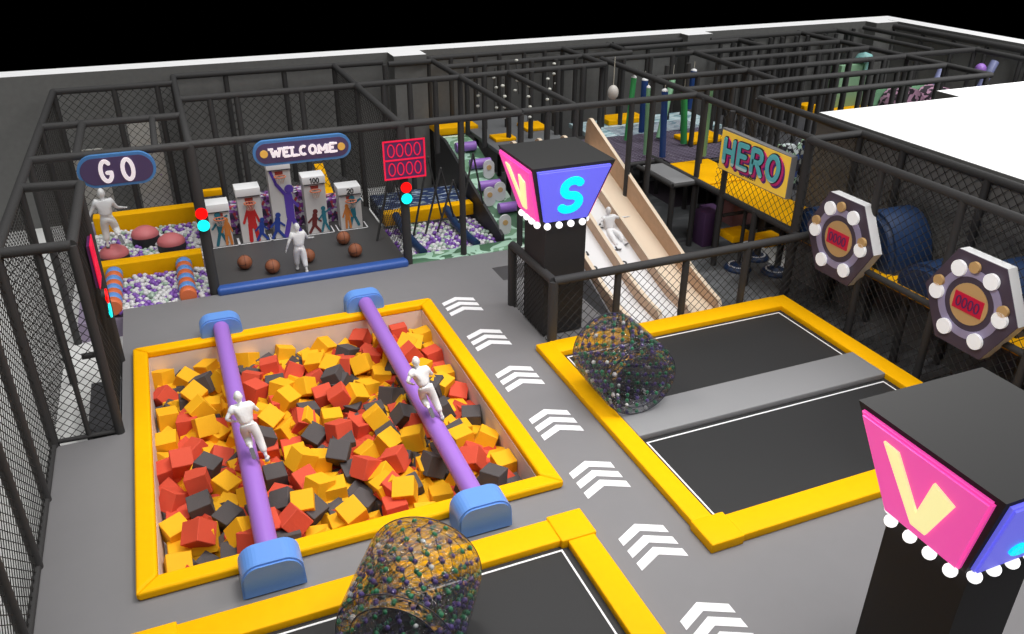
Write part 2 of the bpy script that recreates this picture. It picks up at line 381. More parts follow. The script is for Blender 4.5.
# cage round the ball court
cage('dark pipe cage around the basketball court behind the WELCOME sign',
     [(.3, 22, -.8, ZT, .14), (5.8, 22, -.8, ZT, .13), (.3, 27.3, -.8, ZT), (.3, 30.9, -.8, ZT), (2.0, 30.95, -.8, ZT), (4.0, 30.95, -.8, ZT), (5.8, 30.9, -.8, ZT), (2.0, 27.3, .1, ZT), (1.2, 27.3, .1, ZT), (4.0, 27.3, .1, ZT), (5.8, 27.3, -.8, ZT), (7.55, 30.4, -.8, ZT)],
     [((.3, 22, ZT), (5.8, 22, ZT)), ((.3, 22, ZT), (.3, 30.9, ZT)), ((5.8, 22, ZT), (5.8, 30.9, ZT)), ((.3, 30.9, ZT), (7.6, 30.9, ZT)), ((.3, 27.3, ZT), (5.8, 27.3, ZT))],
     [((.35, 27.3, .1), X, Z, 5.4, 4.0, .26), ((5.8, 22.1, .1), Y, Z, 8.7, 4.0, .2), ((.3, 22.2, .1), Y, Z, 8.6, 4.0, .24)], base=(.3, 22, -.8))
# cage over the small ball pit and camouflage slide
cage('dark pipe cage over the navy ball pit and camouflage slide',
     [(7.55, 22, 0, ZT), (9.4, 22, -.8, ZT), (7.6, 27.35, -.8, ZT), (9.4, 27.35, -.8, ZT), (9.4, 31, -.8, ZT), (8.5, 27.35, 1.6, ZT), (6.7, 27.35, -.8, ZT)],
     [((5.8, 22, ZT), (9.4, 22, ZT)), ((5.8, 27.35, ZT), (9.4, 27.35, ZT)), ((9.4, 22, ZT), (9.4, 31, ZT)), ((7.7, 30.45, ZT), (9.4, 30.45, ZT))], [], base=(7.55, 22, 0))
# slide cage
cage('dark pipe cage over the plywood slides in the middle of the hall',
     [(11.24, 22.1, -.8, ZT), (11.24, 27.4, -.8, ZT), (13.15, 22.1, -.8, ZT), (13.9, 22.1, -.8, ZT), (13.2, 27.5, -.8, ZT), (11.3, 31, -.8, ZT), (13.4, 31.1, -.8, ZT), (15.1, 31.1, -.8, ZT), (15.2, 27.9, -.8, ZT), (11.0, 29.2, 1.6, ZT), (12.9, 29.2, 1.6, ZT), (14.8, 29.3, 1.6, ZT), (10.3, 27.4, 1.6, ZT), (10.3, 29.2, 1.6, ZT), (12.1, 27.4, 1.6, ZT), (14.2, 27.5, 1.6, ZT), (10.3, 31, -.8, ZT), (12.3, 31, -.8, ZT), (14.3, 31.1, -.8, ZT), (11.9, 29.2, 1.6, ZT), (13.9, 29.2, 1.6, ZT), (10.3, 22.1, -.8, ZT), (16.2, 31.2, 1.6, ZT), (16.2, 29.4, 1.6, ZT), (13.2, 24.2, -.8, 1.5), (14.4, 24.0, -.8, 1.5), (14.6, 21.6, -.8, 1.5)],
     [((9.4, 22.1, ZT), (15.45, 22.1, ZT)), ((9.4, 27.4, ZT), (15.2, 27.6, ZT)), ((9.4, 29.2, ZT), (17.3, 29.4, ZT)), ((9.4, 31, ZT), (17.3, 31.2, ZT)), ((11.24, 22.1, ZT), (11.24, 27.4, ZT)), ((15.15, 27.6, ZT), (15.1, 31.1, ZT)), ((17.3, 30, ZT), (17.35, 32, ZT))], [], base=(11.24, 22.1, -.8))
# net deck cage
pp = [(15.45, 21.6), (15.5, 24.75), (15.6, 28.4), (17.3, 30.2), (19.4, 23), (19.5, 26.7), (19.6, 28.9), (17.2, 26.6), (17.4, 22.85), (17.3, 24.75), (17.6, 28.4)]
cage('dark pipe cage over the raised net deck with hanging green and blue poles',
     [(x, y, -.8, ZT) for x, y in pp] + [(x, 30.3, -.8, ZT) for x in (18.6, 19.9)] + [(18.4, 22.9, -.8, ZT), (18.4, 24.8, -.8, ZT), (16.4, 28.4, 1.6, ZT), (18.6, 28.45, 1.6, ZT), (16.4, 22.85, -.8, ZT), (19.4, 24.8, -.8, ZT), (18.2, 26.7, 1.6, ZT)],
     [((15.45, 16.6, ZT), (15.55, 28.6, ZT)), ((19.3, 23, ZT), (19.65, 29, ZT)), ((15.5, 22.85, ZT), (19.4, 22.85, ZT)), ((15.6, 24.75, ZT), (19.4, 24.75, ZT)), ((15.6, 28.4, ZT), (19.6, 28.5, ZT)), ((17.4, 30.2, ZT), (23.1, 30.35, ZT)), ((17.5, 32-.7, ZT), (21, 32-.7, ZT))], [], base=(15.45, 21.6, -.8))
# far maze cage
ps = []
for y, xs in ((22.9, [21.2, 23.0, 24.6, 26.9]), (24.8, [20.6, 22.0, 23.5, 25.2, 27.0]), (26.7, [21.3, 22.7, 24.3, 25.9]), (28.5, [20.9, 22.2, 23.4, 24.7, 26.9]), (30.35, [22.2, 23.2, 24.8, 26.2, 27.8, 29.0]), (31.2, [23.8, 25.6, 27.0, 28.6, 30.2])):
    ps += [(x, y, -.8, ZT) for x in xs] + [(x+.62, y, -.8, ZT) for x in xs[:-1]]
ps += [(x, 21.0, -.8, ZT) for x in (19.8, 21.4, 22.9, 24.5, 26.8)]
cage('wide dark pipe maze filling the far right corner of the hall', ps,
     [((17.2, 21.0, ZT), (27, 21.0, ZT)), ((19.4, 22.9, ZT), (26.9, 22.9, ZT)), ((19.5, 24.8, ZT), (27, 24.85, ZT)), ((19.6, 26.7, ZT), (27, 26.8, ZT)), ((19.6, 28.45, ZT), (27, 28.5, ZT)), ((22.0, 30.85, ZT), (29, 31.0, ZT)),
      ((26.95, 21, ZT), (26.95, 31.2, ZT)), ((29, 25.5, ZT), (29.0, 31.2, ZT)), ((30.8, 25, ZT), (30.8, 31.2, ZT)), ((27.0, 25, ZT), (31, 25.0, ZT)), ((23.1, 28.5, ZT), (23.1, 30.3, ZT))], [], base=(20.6, 24.8, -.8))
cage('dark pipe frame running along the far right wall', [(32.2, y, -.8, 4.2) for y in (30.8, 29, 27.3, 25.6, 23.9, 22.2)] + [(30.8, y, -.8, ZT) for y in (27.8, 25, 22.5)],
     [((32.2, 31.2, 4.2), (32.2, 20, 4.2), .13), ((30.8, 22.6, ZT), (32.2, 22.6, ZT)), ((30.8, 25, ZT), (30.8, 20, ZT))], [], cat='pipe frame', name='pipe_maze')
# raised yellow platform behind the HERO sign
cage('dark netted pipe frame of the raised yellow platform behind the HERO sign',
     [(15.35, 16.62, -.8, ZT, .12), (15.3, 18.3, -.8, 1.6), (15.3, 19.95, -.8, ZT), (17.0, 21.0, -.8, ZT), (17.0, 16.6, -.8, ZT), (17.0, 18.9, -.8, 1.6), (15.55, 16.9, -.8, ZT), (16.2, 21.2, -.8, 1.5), (16.9, 19.8, -.8, 1.5)],
     [((17.0, 14.5, ZT), (17.05, 21.0, ZT)), ((15.35, 16.62, ZT), (17.0, 16.6, ZT)), ((15.35, 16.62, 1.55), (15.35, 24.2, 1.55), .1), ((15.4, 21.0, 1.5), (17, 21.0, 1.5), .07), ((15.4, 19.9, .9), (17, 19.9, .9), .06)],
     [((15.3, 16.7, 1.6), Y, Z, 3.7, 2.5, .25), ((15.35, 16.62, 1.6), X, Z, 1.6, 2.5, .25)])
# gallery on the right with the hexagon signs
gy = [14.05, 11.75, 9.4, 7.1]
cage('dark netted pipe gallery on the right carrying the hexagon signs',
     [(15.3, y, -.8, ZT) for y in gy] + [(17.0, y, -.8, ZT) for y in (15.1, 12.6, 10.2, 7.8)] + [(15.9, 13.0, -.8, 1.5), (16.0, 9.9, -.8, 1.5)],
     [((15.3, 5, ZT), (15.3, 16.6, ZT)), ((17.0, 5, ZT), (17.0, 15.6, ZT)), ((15.3, 5, 1.55), (15.3, 16.6, 1.55), .08)],
     [((15.3, 5.2, -.75), Y, Z, 11.3, 4.9, .23), ((17.05, 5.2, 1.6), Y, Z, 11.3, 2.5, .27)])
# low netted railing round the big black column
cage('low netted railing of dark pipes around the near black column, slides behind it',
     [(7.68, 15.9, -.3, 1.72, .12), (7.62, 18.3, -.3, 1.72, .12), (9.45, 15.95, -.3, 1.72), (11.4, 15.95, -.3, 1.72), (13.25, 15.95, -.3, 1.72)],
     [((7.68, 15.9, 1.72), (15.3, 16.0, 1.72), .11), ((7.68, 15.9, 1.72), (7.62, 18.3, 1.72), .11)],
     [((7.7, 15.93, 0), X, Z, 7.5, 1.7, .25), ((7.65, 15.95, 0), Y, Z, 2.3, 1.7, .16)], cat='railing', name='netted_railing')
struct('floor', MB().box(7.6, 8.0, 18.3, 21.9, -.8, -.04).box(8.0, 9.6, 20.8, 21.9, -.8, -.04).box(8.0, 9.6, 18.3, 20.8, -.8, -.5).box(7.6, 9.6, 16.0, 18.3, -.8, -.05), floor_m)

# ------------------------------------------------------------------ foam pit frame
def mitre(name, parent, pts, z0, z1, m, b=.05):
    mb = MB(); bm = bmesh.new()
    vs = [bm.verts.new((x, y, z)) for z in (z0, z1) for x, y in pts]; n = len(pts)
    bm.faces.new(vs[:n][::-1]); bm.faces.new(vs[n:])
    for i in range(n): bm.faces.new((vs[i], vs[(i+1) % n], vs[n+(i+1) % n], vs[n+i]))
    bmesh.ops.bevel(bm, geom=bm.edges[:], offset=b, segments=3, affect='EDGES', profile=.5)
    mb.bm(bm, 0, False); return mb.build(name, m, parent)
t = thing('pit_surround', 'thick yellow padded surround of the foam cube pit', 'padded frame', (1.9, 15, 0))
O = [(-1.8, 10.88), (5.6, 10.88), (5.6, 19.2), (-1.8, 19.2)]; I = [(-1.47, 11.22), (5.25, 11.22), (5.25, 18.86), (-1.47, 18.86)]
for k in range(4):
    k2 = (k+1) % 4; mitre('padded_side', t, [O[k], O[k2], I[k2], I[k]], 0, .18, yellow)
# pit crossing beams with rounded end blocks
for bx, lab in ((.24, 'left purple balance beam across the foam pit with blue end blocks'), (3.82, 'right purple balance beam across the foam pit with blue end blocks')):
    t = thing('balance_beam', lab, 'balance beam', (bx, 15, 0), 'purple balance beams over the foam pit')
    MB().tube((bx, 10.75, .385), (bx, 19.15, .385), .185, 24).build('purple_bolster', purple_v, t)
    for y0, y1 in ((10.28, 10.84), (19.05, 19.5)):
        poly = [(.50, 0)] + [(x, z+.32) for x, z in stadium(.98, .62, 8, .29) if z > -.01] + [(-.50, 0)]
        b_ = bmesh.new(); n = len(poly)
        vs = [b_.verts.new((bx+x, yy, z)) for yy in (y0, y1) for x, z in poly]
        b_.faces.new(vs[:n]); b_.faces.new(vs[n:][::-1])
        for i in range(n): b_.faces.new((vs[i], vs[n+i], vs[n+(i+1) % n], vs[(i+1) % n]))
        bmesh.ops.recalc_face_normals(b_, faces=b_.faces[:])
        bmesh.ops.bevel(b_, geom=[e for e in b_.edges if abs(e.verts[0].co.y - e.verts[1].co.y) < .01], offset=.035, segments=2, affect='EDGES')
        MB().bm(b_, 0, False).build('end_block', blue_v, t)
# foam cubes
def cube_mesh(name, m, s=.42):
    bm = bmesh.new(); bmesh.ops.create_cube(bm, size=s); bmesh.ops.bevel(bm, geom=bm.edges[:], offset=.01, segments=1, affect='EDGES')
    o = MB().bm(bm).build(name, m); C.objects.unlink(o); return o.data, o
rnd = random.Random(11)
cube_d = {}
for nm, mm in (('y', foam_y), ('r', foam_r), ('g', foam_g)):
    me, ob = cube_mesh('foam_cube', mm); off = -sum((v.co for v in me.vertices), Vector())/len(me.vertices)
    me.transform(Matrix.Translation(off)); bpy.data.objects.remove(ob); cube_d[nm] = me
CN = {'y': 'yellow', 'r': 'red', 'g': 'charcoal grey'}
def cubelab(c, x, y, lev):
    sx = ['against the left pit wall', 'just left of the left beam', 'under the left beam', 'just right of the left beam', 'midway between the beams', 'just left of the right beam', 'under the right beam', 'just right of the right beam', 'against the right pit wall'][sum(x > q for q in (-.95, -.1, .5, 1.35, 2.5, 3.4, 4.15, 4.8))]
    sy = ['at the front edge', 'near the front', 'front of the middle', 'in the middle', 'behind the middle', 'near the far end', 'at the far wall'][sum(y > q for q in (12.2, 13.3, 14.4, 15.5, 16.7, 17.8))]
    return '%s %s foam cube %s, %s' % (['sunken', 'tilted', 'raised'][lev], CN[c], sx, sy)
NX, NY = 14, 16; blob = {}
for i in range(NX):
    for j in range(NY):
        x = px0 + .26 + (px1-px0-.52)*i/(NX-1) + rnd.uniform(-.05, .05); y = py0 + .27 + (py1-py0-.54)*j/(NY-1) + rnd.uniform(-.05, .05)
        q = rnd.random()
        nb = [blob.get((i-1, j)), blob.get((i, j-1))]; nb = [a for a in nb if a]
        c = rnd.choice(nb) if nb and rnd.random() < .25 else ('y' if q < .43 else 'r' if q < .71 else 'g')
        if x < 1.5 and y > 13 and c == 'g' and rnd.random() < .4: c = 'r'
        blob[(i, j)] = c
        o = bpy.data.objects.new('foam_cube', cube_d[c]); C.objects.link(o)
        z = -.55 + rnd.uniform(-.05, .05) + (.11 if (i + j) % 2 else -.11)
        o.location = (x, y, z)
        if rnd.random() < .35: o.rotation_euler = (rnd.uniform(-.2, .2), rnd.uniform(-.2, .2), rnd.uniform(-.15, .15))
        else: o.rotation_euler = (rnd.uniform(-.6, .6), rnd.uniform(-.6, .6), rnd.uniform(0, 1.57))
        tag(o, cubelab(c, x, y, 0 if z < -.57 else 1), 'foam cube', '%s foam cubes in the pit' % CN[c])
for k in range(60):
    x = rnd.uniform(px0+.5, px1-.5); y = rnd.uniform(py0+.5, py1-1.2); c = rnd.choice('yyrg')
    o = bpy.data.objects.new('foam_cube', cube_d[c]); C.objects.link(o); o.location = (x, y, -.22+rnd.uniform(-.04, .05)); o.rotation_euler = (rnd.uniform(-.6, .6), rnd.uniform(-.6, .6), rnd.uniform(0, 1.57))
    tag(o, cubelab(c, x, y, 2), 'foam cube', '%s foam cubes in the pit' % CN[c])
mb = MB()
for k in range(330):
    bm = bmesh.new(); bmesh.ops.create_cube(bm, size=.44)
    T = Matrix.Translation((rnd.uniform(px0+.3, px1-.3), rnd.uniform(py0+.3, py1-.3), -.72+rnd.uniform(-.05, .08))) @ Euler((rnd.uniform(-.7, .7), rnd.uniform(-.7, .7), rnd.uniform(0, 1.5))).to_matrix().to_4x4()
    mb.bm(bm, rnd.choice((0, 0, 1, 1, 2)), False, T)
mb.build('foam_cube_layer', [foam_y, foam_r, foam_g], label='lower layer of yellow, red and grey foam cubes glimpsed between the top ones', cat='foam cubes', kind='stuff')

# ------------------------------------------------------------------ arrows painted on the walkway
CH = [[(-.45, -.23), (0, 0), (.45, -.22), (.45, -.41), (0, -.19), (-.45, -.41)]]
names = ['farthest, beside the far corner of the foam pit', 'second farthest of the seven', 'third farthest of the seven', 'beside the middle of the pit', 'beside the near right corner of the foam pit', 'beside the corner of the near trampoline', 'nearest, cut by the bottom of the picture']
for i, yt in enumerate((19.28, 17.3, 15.35, 13.4, 11.46, 9.52, 7.58)):
    mb = MB()
    for k in range(3): mb.prism([(6.33+a, yt+b-.31*k) for a, b in CH[0]], (0, 0, .001), X, Y, (0, 0, .006))
    mb.build('floor_arrow', white_m, label='white triple chevron, ' + names[i], cat='floor marking', group='white chevrons down the walkway')

# ------------------------------------------------------------------ trampolines
def trampoline(x0, x1, y0, y1, lab, right_blocks, far_w=.55):
    t = thing('trampoline', lab, 'trampoline', ((x0+x1)/2, (y0+y1)/2, 0), 'sunken trampolines with yellow pads')
    fw = .42
    MB().box(x0+.2, x1-.2, y0+.2, y1-.2, .002, .03).build('jump_bed', bed_m, t)
    MB().pad(x0+fw-.04, x1-fw+.04, y1-fw-.14, y1, .0, .17).build('yellow_pad', yellow, t)
    MB().pad(x0+fw-.04, x1-fw+.04, y0, y0+fw+.14, .0, .17).build('yellow_pad', yellow, t)
    MB().pad(x0, x0+fw, y0+.02, y1-.02, .0, .165).build('yellow_pad', yellow, t)
    MB().pad(x1-fw-.08, x1, y0+.02, y1-.02, .0, .165).build('yellow_pad', yellow, t)
    for cx, cy in right_blocks: MB().pad(cx, cx+.66, cy, cy+.66, 0, .20).build('corner_pad', yellow, t)
    ym = (y0+y1)/2
    MB().pad(x0+fw, x1-fw-.08, ym-.53, ym+.53, .02, .17).build('middle_pad', greyp, t)
    for a, b in ((y0+.62, ym-.62), (ym+.62, y1-.64)):
        mb = MB(); l, r = x0+fw+.12, x1-fw-.2; w_ = .033
        mb.box(l, r, a, a+w_, .03, .036).box(l, r, b-w_, b, .03, .036).box(l, l+w_, a+w_, b-w_, .03, .036).box(r-w_, r, a+w_, b-w_, .03, .036)
        mb.build('white_outline', white_m, t)
trampoline(7.2, 14.58, 8.42, 15.82, 'double trampoline on the right with yellow pads and a grey strip across its middle', [(7.16, 8.38)])
trampoline(-1.85, 5.48, 2.6, 10.04, 'near trampoline below the foam pit, cut by the bottom of the picture', [(4.86, 9.42), (-1.89, 9.42)])

# ------------------------------------------------------------------ clear rollers with coloured dots
def roller(lab, p, q, R_, Ri):
    p = Vector(p); q = Vector(q); d = (q-p).normalized(); L = (q-p).length; a = Vector((0, 0, 1)); b = d.cross(a).normalized(); a = b.cross(d)
    t = thing('inflatable_roller', lab, 'inflatable roller', ((p.x+q.x)/2, (p.y+q.y)/2, p.z-R_), 'clear bumpy rollers on the trampolines')
    mb = MB()
    prof = [(Ri, .02), (R_-.10, 0), (R_-.03, .05), (R_, .16), (R_+.01, L/2), (R_, L-.16), (R_-.03, L-.05), (R_-.1, L), (Ri, L-.02), (Ri, .02)]
    mb.lathe(prof, p, 48, ax=d); mb.f = mb.f[:-2]; mb.m = mb.m[:-2]; mb.sm = mb.sm[:-2]
    mb.build('clear_shell', film, t)
    rr = random.Random(3); n = 22
    mbs = {0: MB(), 1: MB(), 2: MB()}; th = MB()
    def P(r, an, h): return p + d*h + (a*math.cos(an) + b*math.sin(an))*r
    for ring, (rad, cnt) in enumerate(((R_-.05, n), (Ri+.02, 16))):
        rows = 8
        for j in range(rows):
            h = .12 + (L-.24)*j/(rows-1)
            for i in range(cnt):
                an = 2*PI*(i + .5*(j % 2))/cnt; c = P(rad, an, h)
                mbs[(i+ring) % 2 if rr.random() < .93 else 2].ball(c, .042, 7, (1, 1, 1))
                if j < rows-1: th.tube(c, P(rad, 2*PI*(i+.5*((j+1) % 2))/cnt, h + (L-.24)/(rows-1)), .008, 3, caps=False)
                th.tube(c, P(rad, an + PI/cnt, h + (L-.24)/(rows-1)*(1 if j < rows-1 else 0)), .008, 3, caps=False)
    for k, mm in ((0, mat('violet dot', (.09, .06, .22), .4)), (1, mat('green dot', (.03, .22, .10), .4)), (2, mat('white dot', (.7, .7, .7), .4))):
        o = mbs[k].build('coloured_dots', mm, t); o['kind'] = 'stuff'
    o = th.build('tie_strings', mat('dark string', (.03, .03, .05), .5), t); o['kind'] = 'stuff'
    for h_, r_s in ((.02, Ri), (.05, R_-.03), (L-.05, R_-.03), (L-.02, Ri)):
        sm2 = MB()
        for k in range(48): sm2.tube(P(r_s, 2*PI*k/48, h_), P(r_s, 2*PI*(k+1)/48, h_), .009, 4, caps=False)
        sm2.build('rim_seam', MATS['dark string'], t)
    return t
roller('clear bumpy roller with violet and green dots on the left end of the right trampoline', (8.0, 12.25, .98), (8.03, 13.9, .98), .84, .62)
roller('clear bumpy roller with violet and green dots on the near trampoline at the bottom', (1.55, 7.75, .98), (2.42, 9.1, .98), .88, .64)

# ------------------------------------------------------------------ black columns with lit V and S boxes
def vs_column(cx, cy, lab):
    t = thing('sign_column', lab, 'sign column', (cx, cy, 0), 'black columns with flared lit boxes')
    MB().box(cx-.53, cx+.55, cy-.6, cy+.62, 0, 3.0).build('column_shaft', mat('black column board', (.017, .016, .017), .7), t)
    cx -= .04; zt, zb = 4.48, 3.0; A, B = 1.03, .61
    def quad(h, ex=0): return [(cx-h-ex, cy-h, 0), (cx+h+ex, cy-h, 0), (cx+h+ex, cy+h, 0), (cx-h-ex, cy+h, 0)]
    lo = [Vector((x, y, zb)) for x, y, _ in quad(B)]; hi = [Vector((x, y, zt)) for x, y, _ in quad(A)]
    MB().hexa(lo+hi).build('box_body', mat('black box shell', (.034, .034, .034), .7, spec=.3), t)
    for k, (mm, ch, lm) in enumerate(((blue_em, 'S', cyan_em), (pink_em, 'S', cream_em), (blue_em, 'S', cyan_em), (pink_em, 'V', cream_em))):
        a, b = lo[k], lo[(k+1) % 4]; c, e = hi[(k+1) % 4], hi[k]
        u = (b-a).normalized(); cen = (a+b+c+e)/4; v = ((c+e)/2 - (a+b)/2).normalized(); n = u.cross(v).normalized()
        hh = ((c+e)/2 - (a+b)/2).length/2
        wb, wt = B-.05, A-.10
        poly = [(-wb, -hh+.04), (wb, -hh+.04), (wt, hh-.08), (-wt, hh-.08)]
        bm = bmesh.new(); bt = [bm.verts.new(cen + u*x + v*y + n*.002) for x, y in poly]; tp = [bm.verts.new(cen + u*x + v*y + n*.075) for x, y in poly]
        bm.faces.new(bt[::-1]); bm.faces.new(tp)
        for i in range(4): bm.faces.new((bt[i], bt[(i+1) % 4], tp[(i+1) % 4], tp[i]))
        bmesh.ops.bevel(bm, geom=[x for x in tp[0].link_edges] + [x for x in tp[2].link_edges], offset=.03, segments=2, affect='EDGES')
        pn = MB().bm(bm).build('lit_panel', mm, t)
        o = cen + n*.075
        if ch == 'V':
            mb = MB(); H_ = .52
            mb.prism([(-.52, H_), (-.30, H_-.02), (.02, -H_*.72), (-.10, -H_)], o, u, v, n*.03)
            mb.prism([(-.10, -H_), (.12, -H_), (.50, .30), (.22, .44), (-.03, -H_*.55)], o, u, v, n*.032)
        else: mb = text(MB(), 'S', o, u, v, .80, .20, .03)
        mb.build('letter', lm, pn)
    for k in range(4):
        a, b = lo[k], lo[(k+1) % 4]; u = (b-a).normalized(); n = u.cross(Vector((0, 0, 1)))
        for i in range(4): MB().ball(a + (b-a)*((i+.5)/4) + n*.03 + Vector((0, 0, -.085)), .085, 14).build('bulb', bulb_em, t)
vs_column(8.2, 17.02, 'black column with pink V and blue S lit box inside the netted railing')
vs_column(8.2, 5.12, 'big black column with pink V lit box in the near right corner')

# ------------------------------------------------------------------ signs
def stad_sign(lab, cx, cz, wd, ht, txt, h, sw, y=21.72, serif=0, discs=False, track=1, gap=.25, nm='hanging_sign'):
    t = thing(nm, lab, 'sign', (cx, y, cz-ht/2))
    o = (cx, y, cz)
    MB().prism(stadium(wd, ht), (cx, y+.12, cz), X, Z, (0, -.12, 0)).build('rim', rimblue, t)
    for s in (-1, 1): MB().tube((cx+s*wd*.3, y+.11, cz+ht*.2), (cx+s*wd*.3, 21.97, ZT-.05), .02, 8).build('bracket', pipe, t)
    MB().prism(stadium(wd-.14, ht-.14), (cx, y, cz), X, Z, (0, -.02, 0)).build('face_panel', purp_dark, t)
    if discs:
        for s in (-1, 1): MB().prism(ngon(.10, 20), (cx+s*(wd/2-.27), y-.02, cz), X, Z, (0, -.03, 0)).build('disc', gold, t)
    letters(txt, (cx, y-.02, cz), X, Z, h, sw, .03, mat('white letter', (.88, .80, .85), .5, emit=(1, .95, 1), estr=.25), t, gap=gap, serif=serif, track=track, rnd=not serif)
stad_sign('blue-rimmed dark sign reading WELCOME over the basketball court', 3.06, 3.80, 2.55, .66, 'WELCOME', .215, .07, serif=.068, discs=True, track=1.12, gap=.34)
stad_sign('blue-rimmed dark sign reading GO over the left ball pit', -1.44, 3.78, 1.78, .80, 'GO', .50, .095, serif=0, gap=.75, track=.68)

def display(lab, o, u, wd, rows, digs, hrow, parent=None, sw=.028):
    """dark display with red outlined rows of 0000"""
    o = Vector(o); u = Vector(u); n = u.cross(Z); H_ = hrow*rows
    t = parent or thing('score_display', lab, 'scoreboard', o - Z*(H_/2))
    MB().prism([(-wd/2, -H_/2), (wd/2, -H_/2), (wd/2, H_/2), (-wd/2, H_/2)], o, u, Z, -n*.06).build('display_panel', dispbg, t)
    fr = MB(); e = sw*.8
    for k in range(rows+1):
        z = -H_/2 + k*hrow; fr.prism([(-wd/2, z-e), (wd/2, z-e), (wd/2, z+e), (-wd/2, z+e)], o, u, Z, n*.02)
    for s in (-1, 1): x = s*wd/2; fr.prism([(x-e, -H_/2-e), (x+e, -H_/2-e), (x+e, H_/2+e), (x-e, H_/2+e)], o, u, Z, n*.02)
    fr.build('display_frame', redseg, t)
    for k in range(rows):
        letters('0'*digs, o + Z*(-H_/2 + (k+.5)*hrow), u, Z, hrow*.66, sw, .02, redseg, t, 'digit', gap=.18, track=wd*.80/(hrow*.66*(.5*digs+.18*(digs-1))))
    return t
display('red scoreboard with two rows of zeros above the right signal light', (5.80, 21.78, 3.23), X, 1.16, 2, 4, .53)
display('red scoreboard with zeros seen edge-on on the dark entry cage at the left', (-1.97, 17.75, 3.05), Y, .62, 2, 4, .46)
def signal(lab, x, y, z, n=(0, -1, 0)):
    n = Vector(n); t = thing('signal_light', lab, 'signal light', (x, y, z-.35))
    u = Z.cross(n) if abs(n.y) > .5 else Y
    MB().prism(stadium(.30, .66, 8, .14), Vector((x, y, z)), n.cross(Z)*-1 if True else u, Z, n*.07 if (n.cross(Z)*-1).cross(Z).dot(n) > 0 else n*.07).build('housing', black, t)
    for dz, mm, nm in ((.17, red_em, 'red_lamp'), (-.16, cyanl_em, 'cyan_lamp')):
        MB().tube(Vector((x, y, z+dz)) + n*.06, Vector((x, y, z+dz)) + n*.10, .155, 24, smooth=False).build(nm, mm, t)
signal('red over cyan round signal light on the pole between the ball pit and the court', .3, 21.84, 2.22)
signal('red over cyan round signal light below the red scoreboard', 5.8, 21.85, 2.24)
signal('red over cyan signal light seen edge-on on the dark entry cage', -1.95, 17.35, 2.25, (1, 0, 0))

# HERO sign
t = thing('hero_sign', 'yellow board with big turquoise letters HERO on the netted frame', 'sign', (15.2, 18.77, 1.8))
MB().hexa([(15.28, 16.92, 2.44), (15.28, 20.05, 2.42), (15.1, 20.05, 2.42), (15.1, 16.92, 2.44), (15.28, 16.92, 3.62), (15.28, 20.05, 3.66), (15.1, 20.05, 3.66), (15.1, 16.92, 3.62)]).build('board_box', greyp, t)
sy = mat('sign yellow face', (.95, .60, .05), .5, emit=(1, .65, .08), estr=.25)  # weak emission added to brighten the yellow face, no lamp inside
MB().hexa([(15.1, 16.95, 2.47), (15.1, 20.02, 2.45), (15.085, 20.02, 2.45), (15.085, 16.95, 2.47), (15.1, 16.95, 3.60), (15.1, 20.02, 3.60), (15.085, 20.02, 3.60), (15.085, 16.95, 3.60)]).build('yellow_face', sy, t)
hu = Vector((0, -1, .035)).normalized(); hc = Vector((15.08, 18.52, 3.10))
teal = ramp_mat('turquoise letter face', [(0, (.03, .45, .5)), (.80, (.05, .55, .6)), (.95, (.75, .95, .95)), (1, (.15, .65, .72))], kind='z', stretch=(1, 1, 1), interp='LINEAR')
for (dx, dz, sw, mm, dep, nm) in ((.12, -.10, .21, mat('purple letter shadow', (.13, .03, .30), .5), .012, 'purple_shadow'), (.07, -.045, .21, mat('magenta letter shadow', (.75, .03, .25), .5), .03, 'magenta_shadow'),
                            (0, 0, .20, mat('letter outline', (.01, .01, .03), .5), .048, 'letter_outline'), (0, 0, .145, teal, .066, 'letter')):
    letters('HERO', hc + hu*dx + Z*dz, hu, Z, .655, sw, dep, mm, t, nm, gap=.36, track=1.05)
letters('ALPHABET', (15.08, 18.6, 2.58), hu, Z, .085, .02, .01, black, t, 'small_letter', gap=.35, track=1.2)

